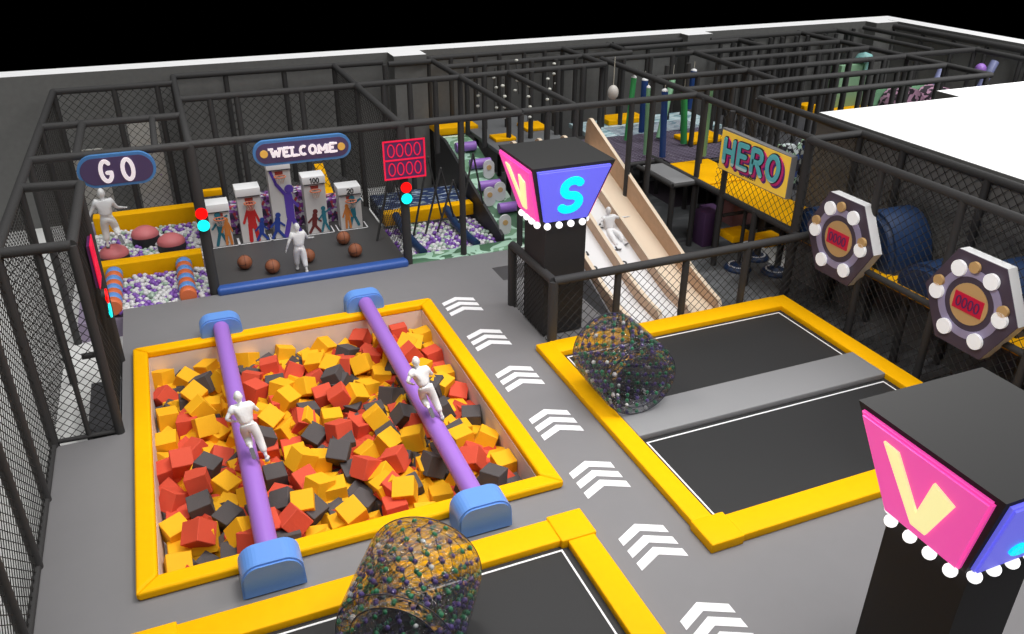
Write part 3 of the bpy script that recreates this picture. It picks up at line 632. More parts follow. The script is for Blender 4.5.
# hexagon signs
def hexsign(lab, cy):
    cx, cz = 15.0, 2.15; t = thing('hexagon_sign', lab, 'sign', (cx+.15, cy, cz-1.05), 'hexagon score signs on the gallery net')
    u = -Y
    hp = [(-x, y) for x, y in ngon(1.12, 6)]; hp = [(x*1.02, y*1.07) for x, y in ngon(1.14, 6)]
    MB().prism(hp, (cx+.30, cy, cz), u, Z, (-.27, 0, 0)).build('white_box', mat('white sign box', (.85, .85, .85), .5), t)
    MB().prism(hp, (cx+.03, cy, cz), u, Z, (-.03, 0, 0)).build('face_board', slate_p, t)
    rg = MB(); n = 40
    for i in range(n):
        a0, a1 = 2*PI*i/n, 2*PI*(i+1)/n
        rg.prism([(.60*math.cos(a0), .60*math.sin(a0)), (.78*math.cos(a0), .78*math.sin(a0)), (.78*math.cos(a1), .78*math.sin(a1)), (.60*math.cos(a1), .60*math.sin(a1))], (cx, cy, cz), u, Z, (-.012, 0, 0))
    rg.build('lavender_ring', lav, t)
    MB().prism(ngon(.46, 32), (cx, cy, cz), u, Z, (-.02, 0, 0)).build('tan_disc', tan, t)
    d = MB().prism([(-.36, -.19), (.36, -.19), (.36, .19), (-.36, .19)], (cx-.02, cy, cz), u, Z, (-.02, 0, 0)).build('display_panel', mat('red display', (.40, .005, .03), .4, emit=(.6, .005, .04), estr=.3), t)
    letters('0000', (cx-.04, cy, cz), u, Z, .22, .03, .012, dispbg, d, 'digit', gap=.22, track=.95)
    for i in range(6):
        a = PI/3*i + .02; MB().tube((cx-.02, cy - .80*math.cos(a), cz + .80*math.sin(a)), (cx-.09, cy - .80*math.cos(a), cz + .80*math.sin(a)), .175, 20).build('white_knob', mat('white knob', (.85, .85, .85), .35, emit=(1, 1, 1), estr=.3), t)
    for a in (math.radians(94), math.radians(164), math.radians(15)):
        MB().tube((cx-.02, cy - .84*math.cos(a), cz + .84*math.sin(a)), (cx-.09, cy - .84*math.cos(a), cz + .84*math.sin(a)), .125, 16).build('tan_knob', tan, t)
hexsign('farther hexagon sign with white knobs, beside the HERO platform', 14.68)
hexsign('nearer hexagon sign with white knobs, at the right edge', 10.75)

# ------------------------------------------------------------------ gallery deck, domes
MB().pad(15.45, 16.95, 5, 16.5, 1.35, 1.55).build('yellow_deck', yellow, label='long yellow padded deck of the right gallery behind the hexagon signs', cat='padded deck')
def arch(lab, cy, wy, h, x0=15.5, x1=17.0, z0=1.55):
    prof = [(-wy, 0)] + [(wy*math.cos(PI*i/32), h*math.sin(PI*i/32)**.8) for i in range(16, -1, -1)][0:]
    prof = [(wy*math.cos(PI*i/32), h*math.sin(PI*i/32)) for i in range(33)]
    bm = bmesh.new(); n = len(prof)
    vs = [bm.verts.new((xx, cy+a, z0+b)) for xx in (x0, x1) for a, b in prof]
    bm.faces.new(vs[:n]); bm.faces.new(vs[n:][::-1])
    for i in range(n): bm.faces.new((vs[i], vs[n+i], vs[n+(i+1) % n], vs[(i+1) % n]))
    bmesh.ops.recalc_face_normals(bm, faces=bm.faces[:])
    bmesh.ops.bevel(bm, geom=[e for e in bm.edges if abs(e.verts[0].co.x-e.verts[1].co.x) < .01 and (e.verts[0].co.z > z0+.01 or e.verts[1].co.z > z0+.01)], offset=.12, segments=3, affect='EDGES')
    mb = MB().bm(bm, 0, False); o = mb.build('half_round_block', navy, label=lab, cat='padded block', group='navy half-round blocks on the gallery'); return o
arch('navy blue half-round padded block behind the farther hexagon sign', 14.3, .9, 1.35, 15.6, 17.0)
arch('small navy blue half-round padded block beside the corner post of the HERO platform', 16.35, .65, .75, 15.5, 16.4)
arch('navy blue half-round padded block behind the nearer hexagon sign', 10.9, .9, 1.3, 15.6, 17.0)
arch('low navy blue half-round padded block between the two hexagon signs', 12.35, .85, .7, 15.5, 16.9)

# ------------------------------------------------------------------ platform behind HERO and pads under it
MB().pad(15.42, 16.95, 16.7, 20.8, 1.4, 1.6).build('yellow_deck', yellow, label='yellow padded deck behind the netting under the HERO board', cat='padded deck')
MB().pad(15.45, 17.0, 20.9, 23.2, 1.45, 1.62).build('yellow_deck', yellow, label='yellow padded deck beside the grey pad at the back of the HERO platform', cat='padded deck')
MB().pad(14.5, 15.45, 21.4, 23.4, 1.5, 1.6).build('grey_deck_pad', greyp, label='light grey deck pad in front of the net deck', cat='deck pad')
MB().tube((14.45, 21.4, 1.5), (14.45, 23.6, 1.5), .08).tube((14.45, 21.4, 1.5), (15.4, 21.4, 1.5), .08).tube((13.3, 24.0, 1.5), (14.45, 24.0, 1.5), .08).build('deck_edge_pipe', pipe, label='dark padded edge pipe under the light grey deck pad', cat='pipe')
for i, (x, y, z, lb) in enumerate(((16.0, 19.9, .1, 'lower yellow step pad under the platform, the left one'), (16.7, 19.2, .1, 'lower yellow step pad under the platform, the right one'))):
    MB().pad(x-.45, x+.35, y-.45, y+.3, z, z+.22).build('step_pad', yellow, label=lb, cat='step pad', group='yellow step pads under the platform')
for i, (x, y, h) in enumerate(((16.05, 21.6, .5), (16.7, 22.3, .3))):
    MB().pad(x-.27, x+.27, y-.3, y+.3, -.8, -.8+h+.7).build('foam_block', mat('dull purple vinyl', (.10, .045, .13), .6), label=('tall' if i == 0 else 'shorter') + ' purple padded block standing under the yellow deck', cat='padded block')
MB().pad(16.2, 17.1, 20.4, 21.0, .2, 1.1).build('mauve_block', mat('mauve vinyl', (.20, .09, .09), .6), label='mauve padded panel under the platform behind the yellow steps', cat='padded block')
for i, (x, y, lb) in enumerate(((15.85, 19.4, 'left'), (16.75, 18.7, 'middle'), (16.9, 19.9, 'rear'))):
    t = thing('spinner_base', 'navy spinner base with white ring under the platform, the %s one' % lb, 'spinner', (x, y, -.8), 'navy spinner bases')
    MB().lathe([(.42, 0), (.45, .05), (.40, .12), (.2, .16), (.1, .2)], (x, y, -.79), 28).build('base_disc', navy, t)
    rg = MB(); n = 28
    for k in range(n):
        a0, a1 = 2*PI*k/n, 2*PI*(k+.7)/n
        rg.prism([(.26*math.cos(a0), .26*math.sin(a0)), (.32*math.cos(a0), .32*math.sin(a0)), (.32*math.cos(a1), .32*math.sin(a1)), (.26*math.cos(a1), .26*math.sin(a1))], (x, y, -.655), X, Y, (0, 0, .015))
    rg.build('white_ring', white_m, t); MB().tube((x, y, -.65), (x, y, 1.3), .06).build('post', pipe, t)

# ------------------------------------------------------------------ net deck
net_m = mat('lilac rope net', (.17, .14, .2), .7)
t = thing('net_deck', 'raised deck of lilac rope net between the pipes behind the slides', 'net deck', (17, 25.4, 1.55))
mb = MB(); k = 0
for i in range(24): mb.box(15.6+.155*i, 15.6+.155*i+.05, 23.3, 28.2, 1.56, 1.585)
for j in range(32): mb.box(15.55, 19.3, 23.3+.155*j, 23.3+.155*j+.05, 1.585, 1.61)
mb.build('rope_net', net_m, t)
mb = MB()
for i in range(16): mb.box(13.2+.15*i, 13.2+.15*i+.045, 23.9, 27.0, 1.56, 1.585)
for j in range(21): mb.box(13.15, 15.6, 23.9+.15*j, 23.9+.15*j+.045, 1.585, 1.61)
mb.build('rope_net', net_m, t)
MB().tube((15.6, 23.2, 1.5), (19.4, 23.2, 1.5), .08).tube((13.15, 23.9, 1.5), (15.5, 23.9, 1.5), .08).build('edge_pipe', pipe, t)
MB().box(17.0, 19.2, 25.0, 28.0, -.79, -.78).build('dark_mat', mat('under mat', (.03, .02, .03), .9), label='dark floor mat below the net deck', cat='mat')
MB().box(14.6, 20.2, 26.9, 29.3, 1.45, 1.6).build('marbled_deck', skyfl, label='pale sky blue marbled deck behind the net deck', cat='padded deck')
MB().pad(17.3, 18.9, 24.8, 25.9, 1.62, 1.76).build('yellow_pad', yellow, label='yellow pad lying on the right side of the net deck', cat='pad')
MB().pad(15.9, 17.6, 28.4, 29.3, 1.6, 1.8).build('yellow_pad', yellow, label='yellow pad on the blue deck behind the hanging white ball', cat='pad')
green = mat('leaf green vinyl', (.04, .32, .09), .45); mint = mat('mint green vinyl', (.20, .42, .24), .45); royal = mat('royal blue vinyl', (.015, .06, .24), .45)
for (a, b, mm, lb, rr) in (((15.59, 26.2, 3.9), (15.35, 26.0, 1.7), green, 'leaf green hanging pole, leaning, the leftmost', .10), ((15.93, 26.0, 3.83), (15.96, 26.0, 1.95), royal, 'royal blue hanging pole just right of the leftmost green one', .12),
        ((14.97, 24.17, 4.0), (15.05, 24.17, 1.7), mint, 'slim mint green hanging pole in front, left of the royal blue one', .07), ((15.35, 23.74, 3.95), (15.48, 23.74, 1.7), royal, 'royal blue hanging pole in the middle of the net deck', .11),
        ((17.5, 26.6, 3.7), (16.6, 25.8, 1.7), mint, 'mint green hanging pole leaning to the right', .12), ((16.9, 24.9, 3.6), (17.1, 24.9, 1.7), green, 'leaf green hanging pole beside the leaning mint one', .12),
        ((18.6, 26.9, 3.8), (18.45, 26.8, 2.4), royal, 'short royal blue hanging pole on the right of the net deck', .12), ((16.85, 23.32, 4.0), (16.87, 23.32, 1.7), mint, 'tall mint green hanging pole nearest the HERO board', .105)):
    t = thing('hanging_pole', lb, 'hanging pole', b, 'green and blue hanging poles')
    MB().tube(a, b, rr, 16).build('padded_tube', mm, t); MB().lathe([(rr, 0), (rr*.9, .05), (rr*.4, .08), (.02, .09)], a, 14).build('white_cap', white_v, t)
    MB().tube(Vector(a)+Z*.08, (a[0], a[1], max(a[2]+.1, ZT)), .012, 6).build('rope', mat('rope', (.5, .48, .4), .8), t)
t = thing('hanging_ball', 'big off-white ball hanging on a rope left of the green poles', 'hanging ball', (14.2, 25.2, 3.4))
MB().ball((14.15, 25.1, 3.72), .2, 20, (.95, .95, 1.25)).build('ball', mat('off white leather', (.55, .52, .48), .5), t); MB().tube((14.15, 25.1, 3.95), (14.15, 25.1, 4.9), .015, 6).build('rope', MATS['rope'], t)
# hanging strings of knobs
rr = random.Random(5)
for i, (x, y, zb) in enumerate(((10.1, 27.6, 2.9), (10.9, 27.9, 2.7), (11.7, 26.6, 2.6), (12.6, 27.0, 2.7), (13.3, 28.0, 3.0), (12.0, 28.6, 3.1), (10.5, 26.1, 2.8))):
    t = thing('knob_string', 'hanging cord with pale knobs, %s' % ['leftmost', 'second from the left, rear row', 'in the middle', 'right of the middle, front row', 'rightmost', 'rearmost in the middle', 'nearest the camera'][i], 'climbing string', (x, y, zb), 'knobbed climbing strings')
    MB().path([(x, y, ZT+.1), (x+rr.uniform(-.05, .05), y, zb+.7), (x+rr.uniform(-.18, .18), y, zb)], .012, 5).build('cord', wire, t)
    for k in range(4): MB().ball((x+rr.uniform(-.06, .06), y, zb+.15+.36*k), .06, 8, (1.2, 1.2, .8)).build('knob', mat('pale knob', (.62, .62, .56), .5), t)

# ------------------------------------------------------------------ slide deck and slides
MB().pad(10.4, 13.3, 24.75, 30.9, 1.6, 1.75).build('slide_deck', mat('grey deck vinyl', (.13, .135, .14), .7), label='grey raised deck at the top of the plywood slides', cat='deck')
for x0, x1, y0, y1, lb in ((9.2, 10.8, 29.4, 30.8, 'yellow pad block at the top of the camouflage slide'), (10.7, 11.5, 27.3, 28.0, 'small yellow pad between the camouflage slide and the slide deck'), (12.3, 13.2, 28.2, 29.2, 'yellow pad on the slide deck behind the divider tops')):
    MB().pad(x0, x1, y0, y1, 1.75 if x0 > 9.3 else 1.6, 1.87).build('yellow_pad', yellow, label=lb, cat='pad')
t = thing('slide', 'wide plywood slide with three white lanes running down behind the netted railing', 'slide', (11.8, 20.8, -.8))
DX = [10.35, 11.28, 12.22, 13.2]
yT, yB, zT, zB = 24.75, 17.2, 2.1, -.62
def sl(y):
    f = (yT-y)/(yT-yB); return zT + (zB-zT)*(f if f < .9 else .9 + (f-.9)*.35)
S = [yT-(yT-yB)*i/14 for i in range(15)] + [16.75]
for k in range(3):
    mb = MB(); a, b = DX[k]+.05, DX[k+1]-.05
    for p, q in zip(S, S[1:]):
        mb.hexa([(a, q, sl(q)-.08), (b, q, sl(q)-.08), (b, p, sl(p)-.08), (a, p, sl(p)-.08), (a, q, sl(q)), (b, q, sl(q)), (b, p, sl(p)), (a, p, sl(p))])
    ln = mb.build('slide_lane', white_v if k < 2 else wood_e, t)
    mk = MB(); nn = Vector((0, (zT-zB)/(yT-yB)*-1, 1)).normalized(); dn = Vector((0, -1, -(zT-zB)/(yT-yB))).normalized()
    if k < 2:
        for y_, s_ in ((20.9, 'V'), (19.9, '7'), (19.3, '2')): text(mk, s_, (a+.16+.05*k, y_, sl(y_)+.005), dn, Vector((1, 0, 0)), .26, .05, .01)
        mk.build('painted_mark', black, ln)
for k, x in enumerate(DX):
    hgt = [.36, .36, .36, .86][k]; poly = []
    for y_ in S: poly.append((y_, sl(y_)+(hgt if k < 3 else .86-.42*(yT-y_)/(yT-yB))*(1 if y_ > 17.6 else .85)))
    bot = [(y_, sl(y_)-.22) for y_ in S]
    top = [(yT+.35, sl(yT)+.0)] + [(yT+.28, sl(yT)+hgt*.75), (yT+.12, sl(yT)+hgt*1.0)] + poly[:-1] + [(16.75, sl(16.75)+.32), (16.62, sl(16.7)+.12), (16.62, sl(16.7)-.12)]
    pl = top + bot[::-1]
    MB().prism(pl, (x-.055, 0, 0), Y, Z, (.11, 0, 0)).build('plywood_divider', wood, t)
    MB().prism([(p[0], p[1]) for p in top[1:-1]] + [(p[0], p[1]+.02) for p in top[1:-1]][::-1], (x-.058, 0, 0), Y, Z, (.116, 0, 0)).build('pale_edge', wood_e, t)
MB().prism([(24.7, 1.9), (24.7, 2.3), (17.4, -.5), (17.4, -.8), (24.7, -.8)], (10.22, 0, 0), Y, Z, (.05, 0, 0)).build('side_panel', greyp, t)
# low kerbs at the end of the slide
for x0, x1, lb in ((10.4, 11.2, 'left'), (12.3, 13.1, 'right')):
    MB().pad(x0, x1, 16.2, 16.6, -.8, -.62).build('landing_mat', wood_e, label='pale landing mat at the foot of the %s slide lane' % lb, cat='mat')

# ------------------------------------------------------------------ camouflage slide with rollers
t = thing('camouflage_slide', 'green camouflage padded ramp with purple rollers left of the black sign column', 'slide', (8.4, 26, -.8))
MB().prism([(22.7, -.75), (22.7, -.05), (28.2, 1.55), (29.3, 1.6), (29.3, -.75)], (9.15, 0, 0), Y, Z, (1.1, 0, 0)).build('padded_ramp', camo, t)
MB().prism([(22.65, -.78), (22.65, .15), (28.3, 1.75), (29.4, 1.75), (29.4, -.78)], (9.05, 0, 0), Y, Z, (.1, 0, 0)).build('dark_side', black, t)
for y_, x_ in ((24.0, 9.5), (25.3, 9.3), (26.6, 9.45), (27.7, 9.3)):
    z_ = -.05 + (y_-22.7)/5.5*1.6
    MB().tube((x_, y_, z_+.2), (x_+.75, y_, z_+.2), .17, 18).build('purple_roller', purple_v, t)
for i, (x_, y_) in enumerate(((9.3, 23.0), (9.8, 24.7), (9.35, 24.5), (9.9, 26.0))):
    z_ = -.05 + (y_-22.7)/5.5*1.6
    b = MB().prism(stadium(.40, .66, 8, .19), (x_, y_, z_+.33), X, Z, (0, -.06, 0)).build('white_flap', white_v, t)
    MB().prism(ngon(.09, 16), (x_, y_-.06, z_+.40), X, Z, (0, -.02, 0)).build('orange_spot', tan, b)
mb = MB().pad(5.9, 9.6, 21.9, 22.55, -.25, .0, .03); mb.build('camouflage_kerb', camo, label='low green camouflage padded kerb in front of the navy ball pit', cat='padded kerb')
MB().pad(5.9, 9.0, 25.1, 25.5, 0, .42).build('yellow_barrier', yellow, label='yellow padded barrier behind the small ball pit under the scoreboard', cat='padded barrier')
MB().pad(5.9, 9.0, 25.6, 27.2, -.1, .42, .06).build('navy_block', navygraf, label='navy patterned padded block behind the yellow barrier', cat='padded block')
for i, (x, lb) in enumerate(((6.3, 'left'), (8.05, 'right'))):
    MB().path([(x-.02, 25.1, .35), (x+.0, 24.2, .12), (x+.1, 23.2, -.0), (x+.15, 22.6, .0)], .13, 14).build('navy_bolster', navy, label='curved navy padded bolster lying in the small ball pit, the %s one' % lb, cat='bolster', group='navy bolsters in the small ball pit')
for i, (x, z) in enumerate(((6.0, 2.3), (7.2, 2.45), (7.6, 2.05), (8.0, 1.6), (8.7, 2.4))):
    mb = MB(); mb.tube((x-.65, 24.0, .0), (x, 24.2, z), .035, 6).tube((x+.45, 24.4, .3), (x, 24.2, z), .03, 6).ball((x, 24.2, z), .045, 8)
    mb.build('leaning_pole', pipe, label='thin dark inverted V of leaning poles above the small ball pit, the %s one' % ['leftmost', 'second', 'middle', 'fourth', 'rightmost'][i], cat='pole', group='inverted V poles')

# ------------------------------------------------------------------ left ball pit zone
MB().pad(-2.9, .15, 24.35, 24.8, -.4, .28).build('yellow_barrier', yellow, label='yellow padded barrier between the two halves of the left ball pit', cat='padded barrier', group='yellow barriers in the left ball pit')
MB().pad(-2.9, .2, 28.2, 28.65, -.4, .42).build('yellow_barrier', yellow, label='yellow padded barrier at the back of the left ball pit', cat='padded barrier', group='yellow barriers in the left ball pit')
for x, y, lb in ((-1.40, 26.9, 'black drum cushion with a pink dome top, the rearmost of the three'), (-.66, 25.95, 'black drum cushion with a pink dome top, the right one'), (-2.28, 25.6, 'black drum cushion with a pink dome top, under the running figure')):
    t = thing('dome_cushion', lb, 'stepping cushion', (x, y, -.7), 'pink topped drum cushions')
    MB().lathe([(.39, 0), (.41, .05), (.41, .82)], (x, y, -.7), 28).build('drum', black, t)
    MB().lathe([(.41, 0), (.42, .05), (.36, .16), (.21, .26), (.0, .30)], (x, y, .12), 28).build('dome_top', dome_m, t)
for x, lb in ((-2.28, 'left'), (-.40, 'right')):
    t = thing('striped_bolster', 'blue and orange striped round bolster across the front ball pit, the %s one' % lb, 'bolster', (x, 23.2, -.1), 'striped bolsters')
    n = 8; y0, y1 = 21.9, 24.3
    for k in range(n): MB().lathe([(.20, 0), (.225, .03), (.225, (y1-y0)/n-.03), (.20, (y1-y0)/n)], (x, y0+(y1-y0)*k/n, .05), 20, ax=(0, 1, 0)).build('stripe_ring', orange_s if k % 2 == 0 else blue_s, t)
for x, wz, lb in ((-.92, 3.0, 'tall white scribbled board hanging behind the net, right of the GO sign'), (-2.75, 2.2, 'white scribbled board behind the net, left of the running figure')):
    t = thing('scribbled_board', lb, 'board', (x, 29.95, 0)); MB().box(x-.48, x+.48, 29.93, 30.0, 0, wz).build('board_panel', mat('off white board', (.50, .50, .47), .7), t)
    MB().box(x+.1, x+.46, 29.915, 29.93, .8, 2.2).build('scribble', scribble, t)
# balls
ball_rng = random.Random(21)
me_b = {}
for k, mm in (('white', ball_w), ('purple', ball_p), ('sage green', ball_g)):
    o = MB().ball((0, 0, 0), .078, 10).build('pit_ball', mm); me = o.data; me.transform(Matrix.Translation((0, 0, -.078))); bpy.data.objects.remove(o); me_b[k] = me
cnt = 0; rest = MB(); RC = ['white', 'purple', 'sage green']
def balllab(p):
    sy = ['by the front kerb', 'a little behind the front', 'in front of the middle', 'in the middle', 'behind the middle', 'at the back'][min(5, int((p[1]-22)/.42) if p[1] < 24.5 else int((p[1]-24.8)/.25))]
    ref = [-1.72, -1.45, -1.15, -.85] if p[0] < -.5 else ([-.1] if p[0] < .5 else [5.95, 6.35, 6.75, 7.15])
    k = max([i for i, r in enumerate(ref) if p[0] >= r - .12] + [0])
    return (['far left', 'left of centre', 'right of centre', 'far right'][k] + ', ' if len(ref) > 1 else '') + sy
def fill(x0, x1, y0, y1, z, where, quota, skip=()):
    global cnt
    sp = .15; pts = []; y = y0; row = 0
    while y < y1:
        x = x0 + (.075 if row % 2 else 0)
        while x < x1:
            pts.append((x+ball_rng.uniform(-.02, .02), y+ball_rng.uniform(-.02, .02), z+ball_rng.uniform(-.05, .05))); x += sp
        y += .13; row += 1
    for p in pts:
        if any((p[0]-a)**2 + (p[1]-b)**2 < c*c for a, b, c in skip): continue
        c = ball_rng.choices(RC, (5, 3.2, 1.8))[0]
        if quota > 0 and cnt < 300:
            o = bpy.data.objects.new('pit_ball', me_b[c]); C.objects.link(o); o.location = p
            tag(o, '%s ball, %s, %s' % (c, where, balllab(p)), 'ball', '%s balls in the pits' % c); quota -= 1; cnt += 1
        else: rest.ball(p, .078, 8, mi=RC.index(c))
ZB = -.14
fill(-1.72, -.62, 21.98, 24.28, ZB, 'striped bolster pit', 130)
fill(-.1, .18, 21.98, 24.28, ZB, 'strip beside the signal pole', 40)
fill(-1.95, .18, 24.9, 26.2, ZB, 'drum cushion pit', 40, ((-1.40, 26.9, .46), (-.66, 25.95, .46), (-2.28, 25.6, .46)))
fill(-2.9, .18, 26.25, 28.15, ZB, 'rear left ball pit', 0, ((-1.40, 26.9, .46), (-.66, 25.95, .46), (-2.28, 25.6, .46)))
fill(-2.9, -1.75, 21.98, 24.28, ZB, 'x', 0); fill(-.62, -.1, 21.98, 24.28, ZB, 'x', 0)
fill(5.95, 8.9, 22.6, 23.4, ZB, 'pit behind the camouflage kerb', 90)
fill(5.95, 9.0, 23.4, 25.1, ZB, 'x', 0)
rest.build('pit_ball_layer', [ball_w, ball_p, ball_g], label='remaining white, purple and sage balls filling the ball pits', cat='balls', kind='stuff')
struct('floor', MB().box(-3.2, .25, 21.9, 29.7, -.8, -.26), mat('pit base', (.3, .25, .35), .8))
struct('floor', MB().box(5.85, 9.05, 22.5, 25.6, -.8, -.26), MATS['pit base'])

# ------------------------------------------------------------------ basketball court
mb = MB().pad(.35, 5.75, 21.72, 22.08, -.05, .2, .09); mb.build('blue_bumper', mat('blue bumper vinyl', (.035, .10, .36), .4), label='long blue padded bumper along the front of the basketball court', cat='padded bumper')
def silhouette(mb, o, s, kind, mirror=1):
    kk = [0]
    def D():
        kk[0] += 1; return (0, -.006-.0007*kk[0], 0)
    """flat painted player: joints as overlapping strokes on the poster face (x,z)"""
    L = {'jump': [((0, .0), (.12, .42), .10), ((.30, .02), (.14, .42), .09), ((.13, .4), (.13, .85), .17), ((.12, .82), (-.08, 1.12), .07), ((-.08, 1.12), (-.16, 1.38), .055), ((.14, .82), (.3, .62), .06)],
         'stand': [((-.06, 0), (-.04, .45), .10), ((.12, 0), (.08, .45), .10), ((.02, .42), (.02, .84), .20), ((-.06, .82), (-.18, .5), .06), ((.1, .82), (.2, .5), .06)],
         'crouch': [((-.18, 0), (0, .3), .10), ((.2, 0), (0, .3), .10), ((0, .28), (.05, .66), .18), ((.04, .6), (.25, .4), .07), ((0, .6), (-.2, .4), .07)],
         'dribble': [((-.14, 0), (-.02, .42), .09), ((.14, .05), (0, .42), .09), ((0, .4), (-.02, .8), .16), ((0, .74), (.24, .9), .06), ((-.04, .74), (-.22, .52), .06)]}[kind]
    heads = {'jump': (.16, 1.0), 'stand': (.02, .98), 'crouch': (.08, .80), 'dribble': (-.02, .95)}[kind]
    o = Vector(o)
    for (a, b), (c, d), wd in [(l[0], l[1], l[2]) for l in L]:
        a, c = a*mirror, c*mirror; dx, dy = c-a, d-b; q = math.hypot(dx, dy); nx, ny = -dy/q*wd/2, dx/q*wd/2
        mb.prism([((a-nx)*s, (b-ny)*s), ((c-nx)*s, (d-ny)*s), ((c+nx)*s, (d+ny)*s), ((a+nx)*s, (b+ny)*s)], o, X, Z, D())
        for p in ((a, b), (c, d)): mb.prism([(p[0]*s+x, p[1]*s+y) for x, y in ngon(wd/2*s, 10)], o, X, Z, D())
    mb.prism([(heads[0]*mirror*s+x, heads[1]*s+y) for x, y in ngon(.09*s, 14)], o, X, Z, D()); return mb
poster = mat('pale poster board', (.60, .58, .57), .6)
SC = {'red': (.55, .02, .02), 'blue': (.02, .05, .28), 'purple': (.10, .05, .38), 'maroon': (.14, .02, .02), 'teal': (.02, .16, .22), 'orange': (.60, .20, .04)}
def stand(x0, x1, h, lab, figs, num, y=25.35):
    t = thing('hoop_target', lab, 'basketball target', ((x0+x1)/2, y+.3, 0), 'basketball target columns'); w = x1-x0
    MB().box(x0, x1, y, y+.5, 0, h-.26).build('poster_column', poster, t)
    bm = MB().pad(x0-.02, x1+.02, y-.04, y+.58, h-.24, h, .006); bm.build('white_top_box', mat('white box', (.85, .85, .85), .5), t)
    MB().box(x0+.02, x1-.02, y-.043, y-.04, h-.262, h-.235).build('dark_seam', black, t)
    cx = (x0+x1)/2
    for k, (kind, col, dx, s, mi) in enumerate(figs):
        silhouette(MB(), (cx+dx, y-.002-.014*k, .06), s*1.08, kind, mi).build('painted_player', mat('player ' + col, SC[col], .6), t)
    hp = MB(); hz = h-.42
    for i in range(14):
        a0, a1 = 2*PI*i/14, 2*PI*(i+1)/14; hp.tube((cx+.17*math.cos(a0), y-.18+.15*math.sin(a0), hz), (cx+.17*math.cos(a1), y-.18+.15*math.sin(a1), hz), .018, 6)
    hoop = hp.build('hoop', mat('orange hoop', (.60, .16, .07), .5), t)
    nt_ = MB()
    for i in range(10):
        a0 = 2*PI*i/10
        for s_ in (1, -1): nt_.tube((cx+.16*math.cos(a0), y-.18+.14*math.sin(a0), hz), (cx+.09*math.cos(a0+s_*.6), y-.18+.08*math.sin(a0+s_*.6), hz-.22), .006, 4)
    nt_.build('hoop_net', mat('net cord', (.55, .40, .32), .7), hoop)
    MB().box(cx-.12, cx+.12, y-.01, y, hz+.02, hz+.12).build('painted_mark', mat('dark red mark', (.25, .03, .02), .6), t)
    if num: text(MB(), num, (cx+.02, y-.04, h-.13), X, Z, .15, .032, .01, gap=.22).build('painted_number', black, t)
    fr = MB(); a, b, c, d = x0-.12, x1+.16, y-.1, y+.5
    for bb in ((a, b, c, c+.035), (a, a+.035, c, d), (b-.035, b, c, d)): fr.box(bb[0], bb[1], bb[2], bb[3], .002, .008)
    fr.build('floor_outline', white_m, t)
stand(.52, 1.14, 1.38, 'short basketball target column at the left end of the row, teal and orange players', [('dribble', 'teal', -.02, .95, 1), ('stand', 'orange', .16, .75, 1)], '')
stand(1.42, 2.12, 1.76, 'basketball target column with the solid red player', [('stand', 'red', -.02, 1.12, 1), ('crouch', 'blue', .24, .75, 1)], '')
stand(2.42, 3.10, 2.48, 'tallest basketball target column with the purple jumping player, under the WELCOME sign', [('jump', 'purple', .0, 1.42, 1), ('crouch', 'blue', -.26, .85, 1)], '')
stand(3.45, 4.12, 1.90, 'basketball target column marked 100 with a maroon player', [('crouch', 'maroon', -.12, .8, 1), ('dribble', 'teal', .22, .75, 1)], '100')
stand(4.52, 5.22, 1.42, 'basketball target column marked 20 at the right end of the row', [('dribble', 'teal', .08, .95, 1), ('stand', 'orange', -.14, .7, 1)], '20')
for i, (x0, x1, h) in enumerate(((1.12, 1.45, .95), (2.12, 2.45, 1.15), (3.12, 3.5, 1.2), (4.15, 4.6, .8), (.4, .55, .8))):
    MB().pad(x0-.1, x1+.1, 26.2, 26.8, 0, h, .03).build('graffiti_block', graf, label='graffiti block ' + ['between the teal player and the red player', 'between the red player and the purple player', 'between the purple player and the 100 column', 'between the 100 and 20 columns', 'behind the leftmost column'][i], cat='padded block', group='graffiti blocks behind the targets')
MB().hexa([(4.35, 26.9, .0), (4.65, 26.9, 0), (4.65, 28.6, 0), (4.35, 28.6, 0), (4.35, 26.9, .7), (4.65, 26.9, .7), (4.65, 28.6, 1.3), (4.35, 28.6, 1.3)]).build('yellow_ramp_pad', yellow, label='sloping yellow pad behind the 20 target column', cat='pad')
MB().pad(.4, 1.1, 26.95, 27.15, 1.1, 1.32, .03).build('yellow_rail_pad', yellow, label='short yellow rail pad behind the leftmost target column', cat='pad')
br = .21
me0 = None
seam = mat('ball seam', (.02, .01, .01), .7)
for i, ((x, y), lb) in enumerate((((1.26, 23.35), 'leftmost of the five, in front of the short left target'), ((1.97, 22.75), 'second from the left, nearest the blue bumper'), ((3.05, 23.15), 'partly hidden behind the mannequin'), ((4.33, 24.15), 'farthest back on the right, before the 20 target'), ((4.45, 23.05), 'front right, nearest the right post'))):
    t = thing('basketball', 'basketball, ' + lb, 'basketball', (x, y, 0), 'basketballs on the court')
    MB().ball((x, y, br), br, 24).build('ball_skin', bball, t)
    sm_ = MB(); n = 28
    for (A_, B_, off) in ((X, Z, 0), (Y, Z, 0), ((X+Y*.4).normalized(), Y, 0)):
        for q in range(n):
            a0, a1 = 2*PI*q/n, 2*PI*(q+1)/n; c = Vector((x, y, br))
            sm_.tube(c + (A_*math.cos(a0) + B_*math.sin(a0))*br*1.0, c + (A_*math.cos(a1) + B_*math.sin(a1))*br*1.0, .007, 4, caps=False)
    sm_.build('seam', seam, t)

